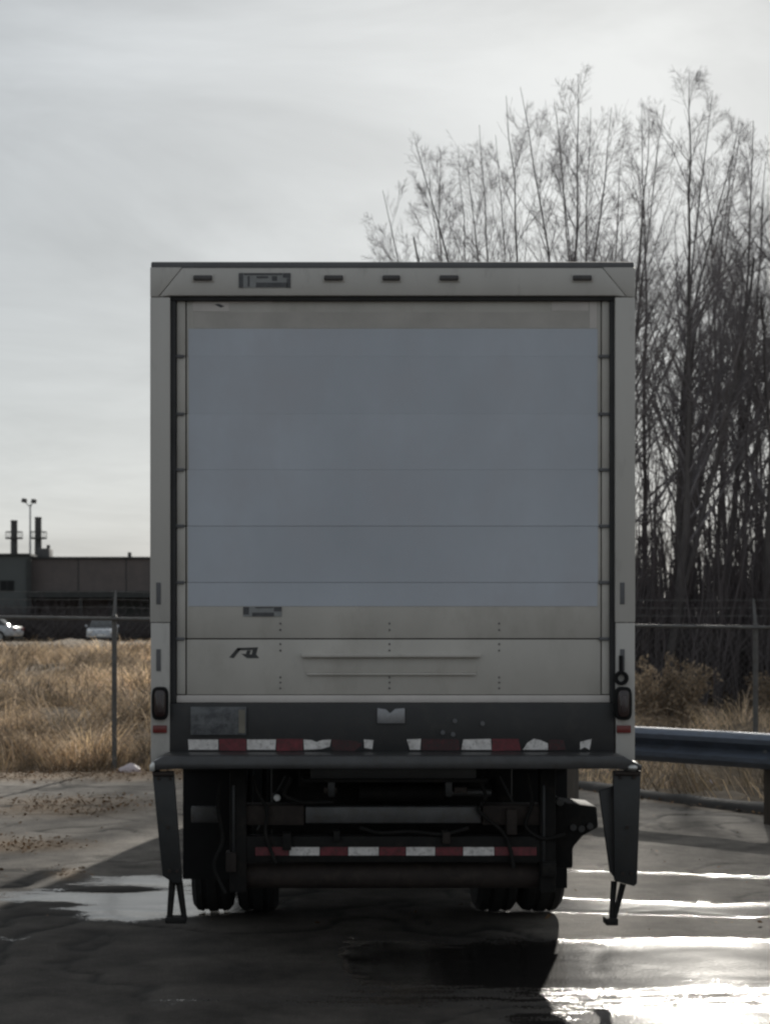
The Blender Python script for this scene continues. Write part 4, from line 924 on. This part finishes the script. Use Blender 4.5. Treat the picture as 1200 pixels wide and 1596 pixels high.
MB().cyl((sX(202) - o_.x, sy, ztop - .5 - o_.z), (sX(202) - o_.x, sy, sZ(861) - o_.z), .13, n=10).build('roof_vent', 'stack_metal', bld, smooth=True)

# ------------------------------------------------------------------ parked cars in front of the building
def car(X, Y, rz, paint, label):
    g = float(terrain(X, Y)); root = empty('parked_car', (X, Y, g), label, 'car', None, rz)
    # local: +y forward; body as side outline widened to a hull
    low = [(-2.2, .35), (-2.25, .62), (-2.15, .90), (-1.5, .97), (1.0, .97), (2.0, .82), (2.2, .6), (2.2, .35)]
    MB().prism(low, 'x', -.88, .88).build('body', paint, root, bevel=.07, seg=3)
    def hull(z0, z1, y0, y1, y2, y3, w0, w1, name, m_, bevel):
        mb = MB(); mb.add([(-w0, y0, z0), (w0, y0, z0), (w0, y3, z0), (-w0, y3, z0), (-w1, y1, z1), (w1, y1, z1), (w1, y2, z1), (-w1, y2, z1)],
                          [(0, 3, 2, 1), (4, 5, 6, 7), (0, 1, 5, 4), (1, 2, 6, 5), (2, 3, 7, 6), (3, 0, 4, 7)])
        return mb.build(name, m_, root, bevel=bevel)
    hull(.95, 1.42, -1.75, -1.15, .35, 1.15, .80, .62, 'window_glass', 'glass_dark', .03)
    hull(1.40, 1.48, -1.2, -1.1, .3, .42, .645, .58, 'roof', paint, .03)
    for s in (-1, 1):
        for yy in (-1.35, 1.4):
            w = MB().lathe([(-.1, .2), (-.11, .3), (-.08, .33), (.08, .33), (.11, .3), (.1, .2)], (s * .8, yy, .33), n=24).build('wheel', 'tyre', root, smooth=True)
            MB().lathe([(-.09, .2), (-.05, .001), (.05, .001), (.09, .2)], (s * .8, yy, .33), n=20).build('rim', 'rim', w, smooth=True)
        MB().box(min(s * .5, s * .84), max(s * .5, s * .84), 2.08, 2.2, .62, .76).build('headlight', 'lens_white', root, bevel=.03)
        MB().box(min(s * .55, s * .86), max(s * .55, s * .86), -2.27, -2.18, .68, .84).build('tail_light', 'reflector', root, bevel=.03)
        MB().box(min(s * .86, s * 1.02), max(s * .86, s * 1.02), .72, .86, .98, 1.12).build('door_mirror', paint, root, bevel=.03)
    MB().box(-.26, .26, 2.19, 2.215, .45, .56).build('number_plate', 'lens_white', root)
    return root
def car_z(o, y_roof):  # keep roofs at the seen height above the grass
    o.location.z = max(o.location.z, EYE - (y_roof - VY) * o.location.y / FOC - 1.48)
c1 = car((160 - VX) * 108 / FOC, 108, math.radians(184), 'car_white', 'white car parked beyond the field behind the fence post')
c2 = car((-28 - VX) * 104 / FOC, 104, math.radians(80), 'car_white', 'white car mostly hidden by grass below the small window')

# ------------------------------------------------------------------ litter
def crumple(name, X, Y, sx, sy, sz, label, cat):
    bm = bmesh.new(); bmesh.ops.create_icosphere(bm, subdivisions=3, radius=1)
    for v in bm.verts:
        p = v.co; f = 0.72 + 0.55 * float(fbm(np.array(p.x * 2.1 + X * 3 + 9), np.array(p.y * 2.1 + p.z * 1.7 + 5), 4))
        v.co = Vector((p.x * sx * f, p.y * sy * f, max(p.z, -0.35) * sz * f))
    me = bpy.data.meshes.new(name); bm.to_mesh(me); bm.free(); me.materials.append(MATS['bag'])
    o = bpy.data.objects.new(name, me); COL.objects.link(o)
    o.location = (X, Y, float(terrain(X, Y)) + 0.33 * sz); o.rotation_euler = (0.05, -0.18, 0.4)
    return tag(o, label, cat)
crumple('plastic_bag', (200 - VX) * 21.05 / FOC, 21.05, 0.15, 0.10, 0.11, 'crumpled pale plastic bag at the foot of the fence', 'bag')
crumple('paper_scrap', (1108 - VX) * 20.2 / FOC, 20.2, 0.05, 0.05, 0.04, 'small white paper scrap in grass behind the guardrail', 'litter')
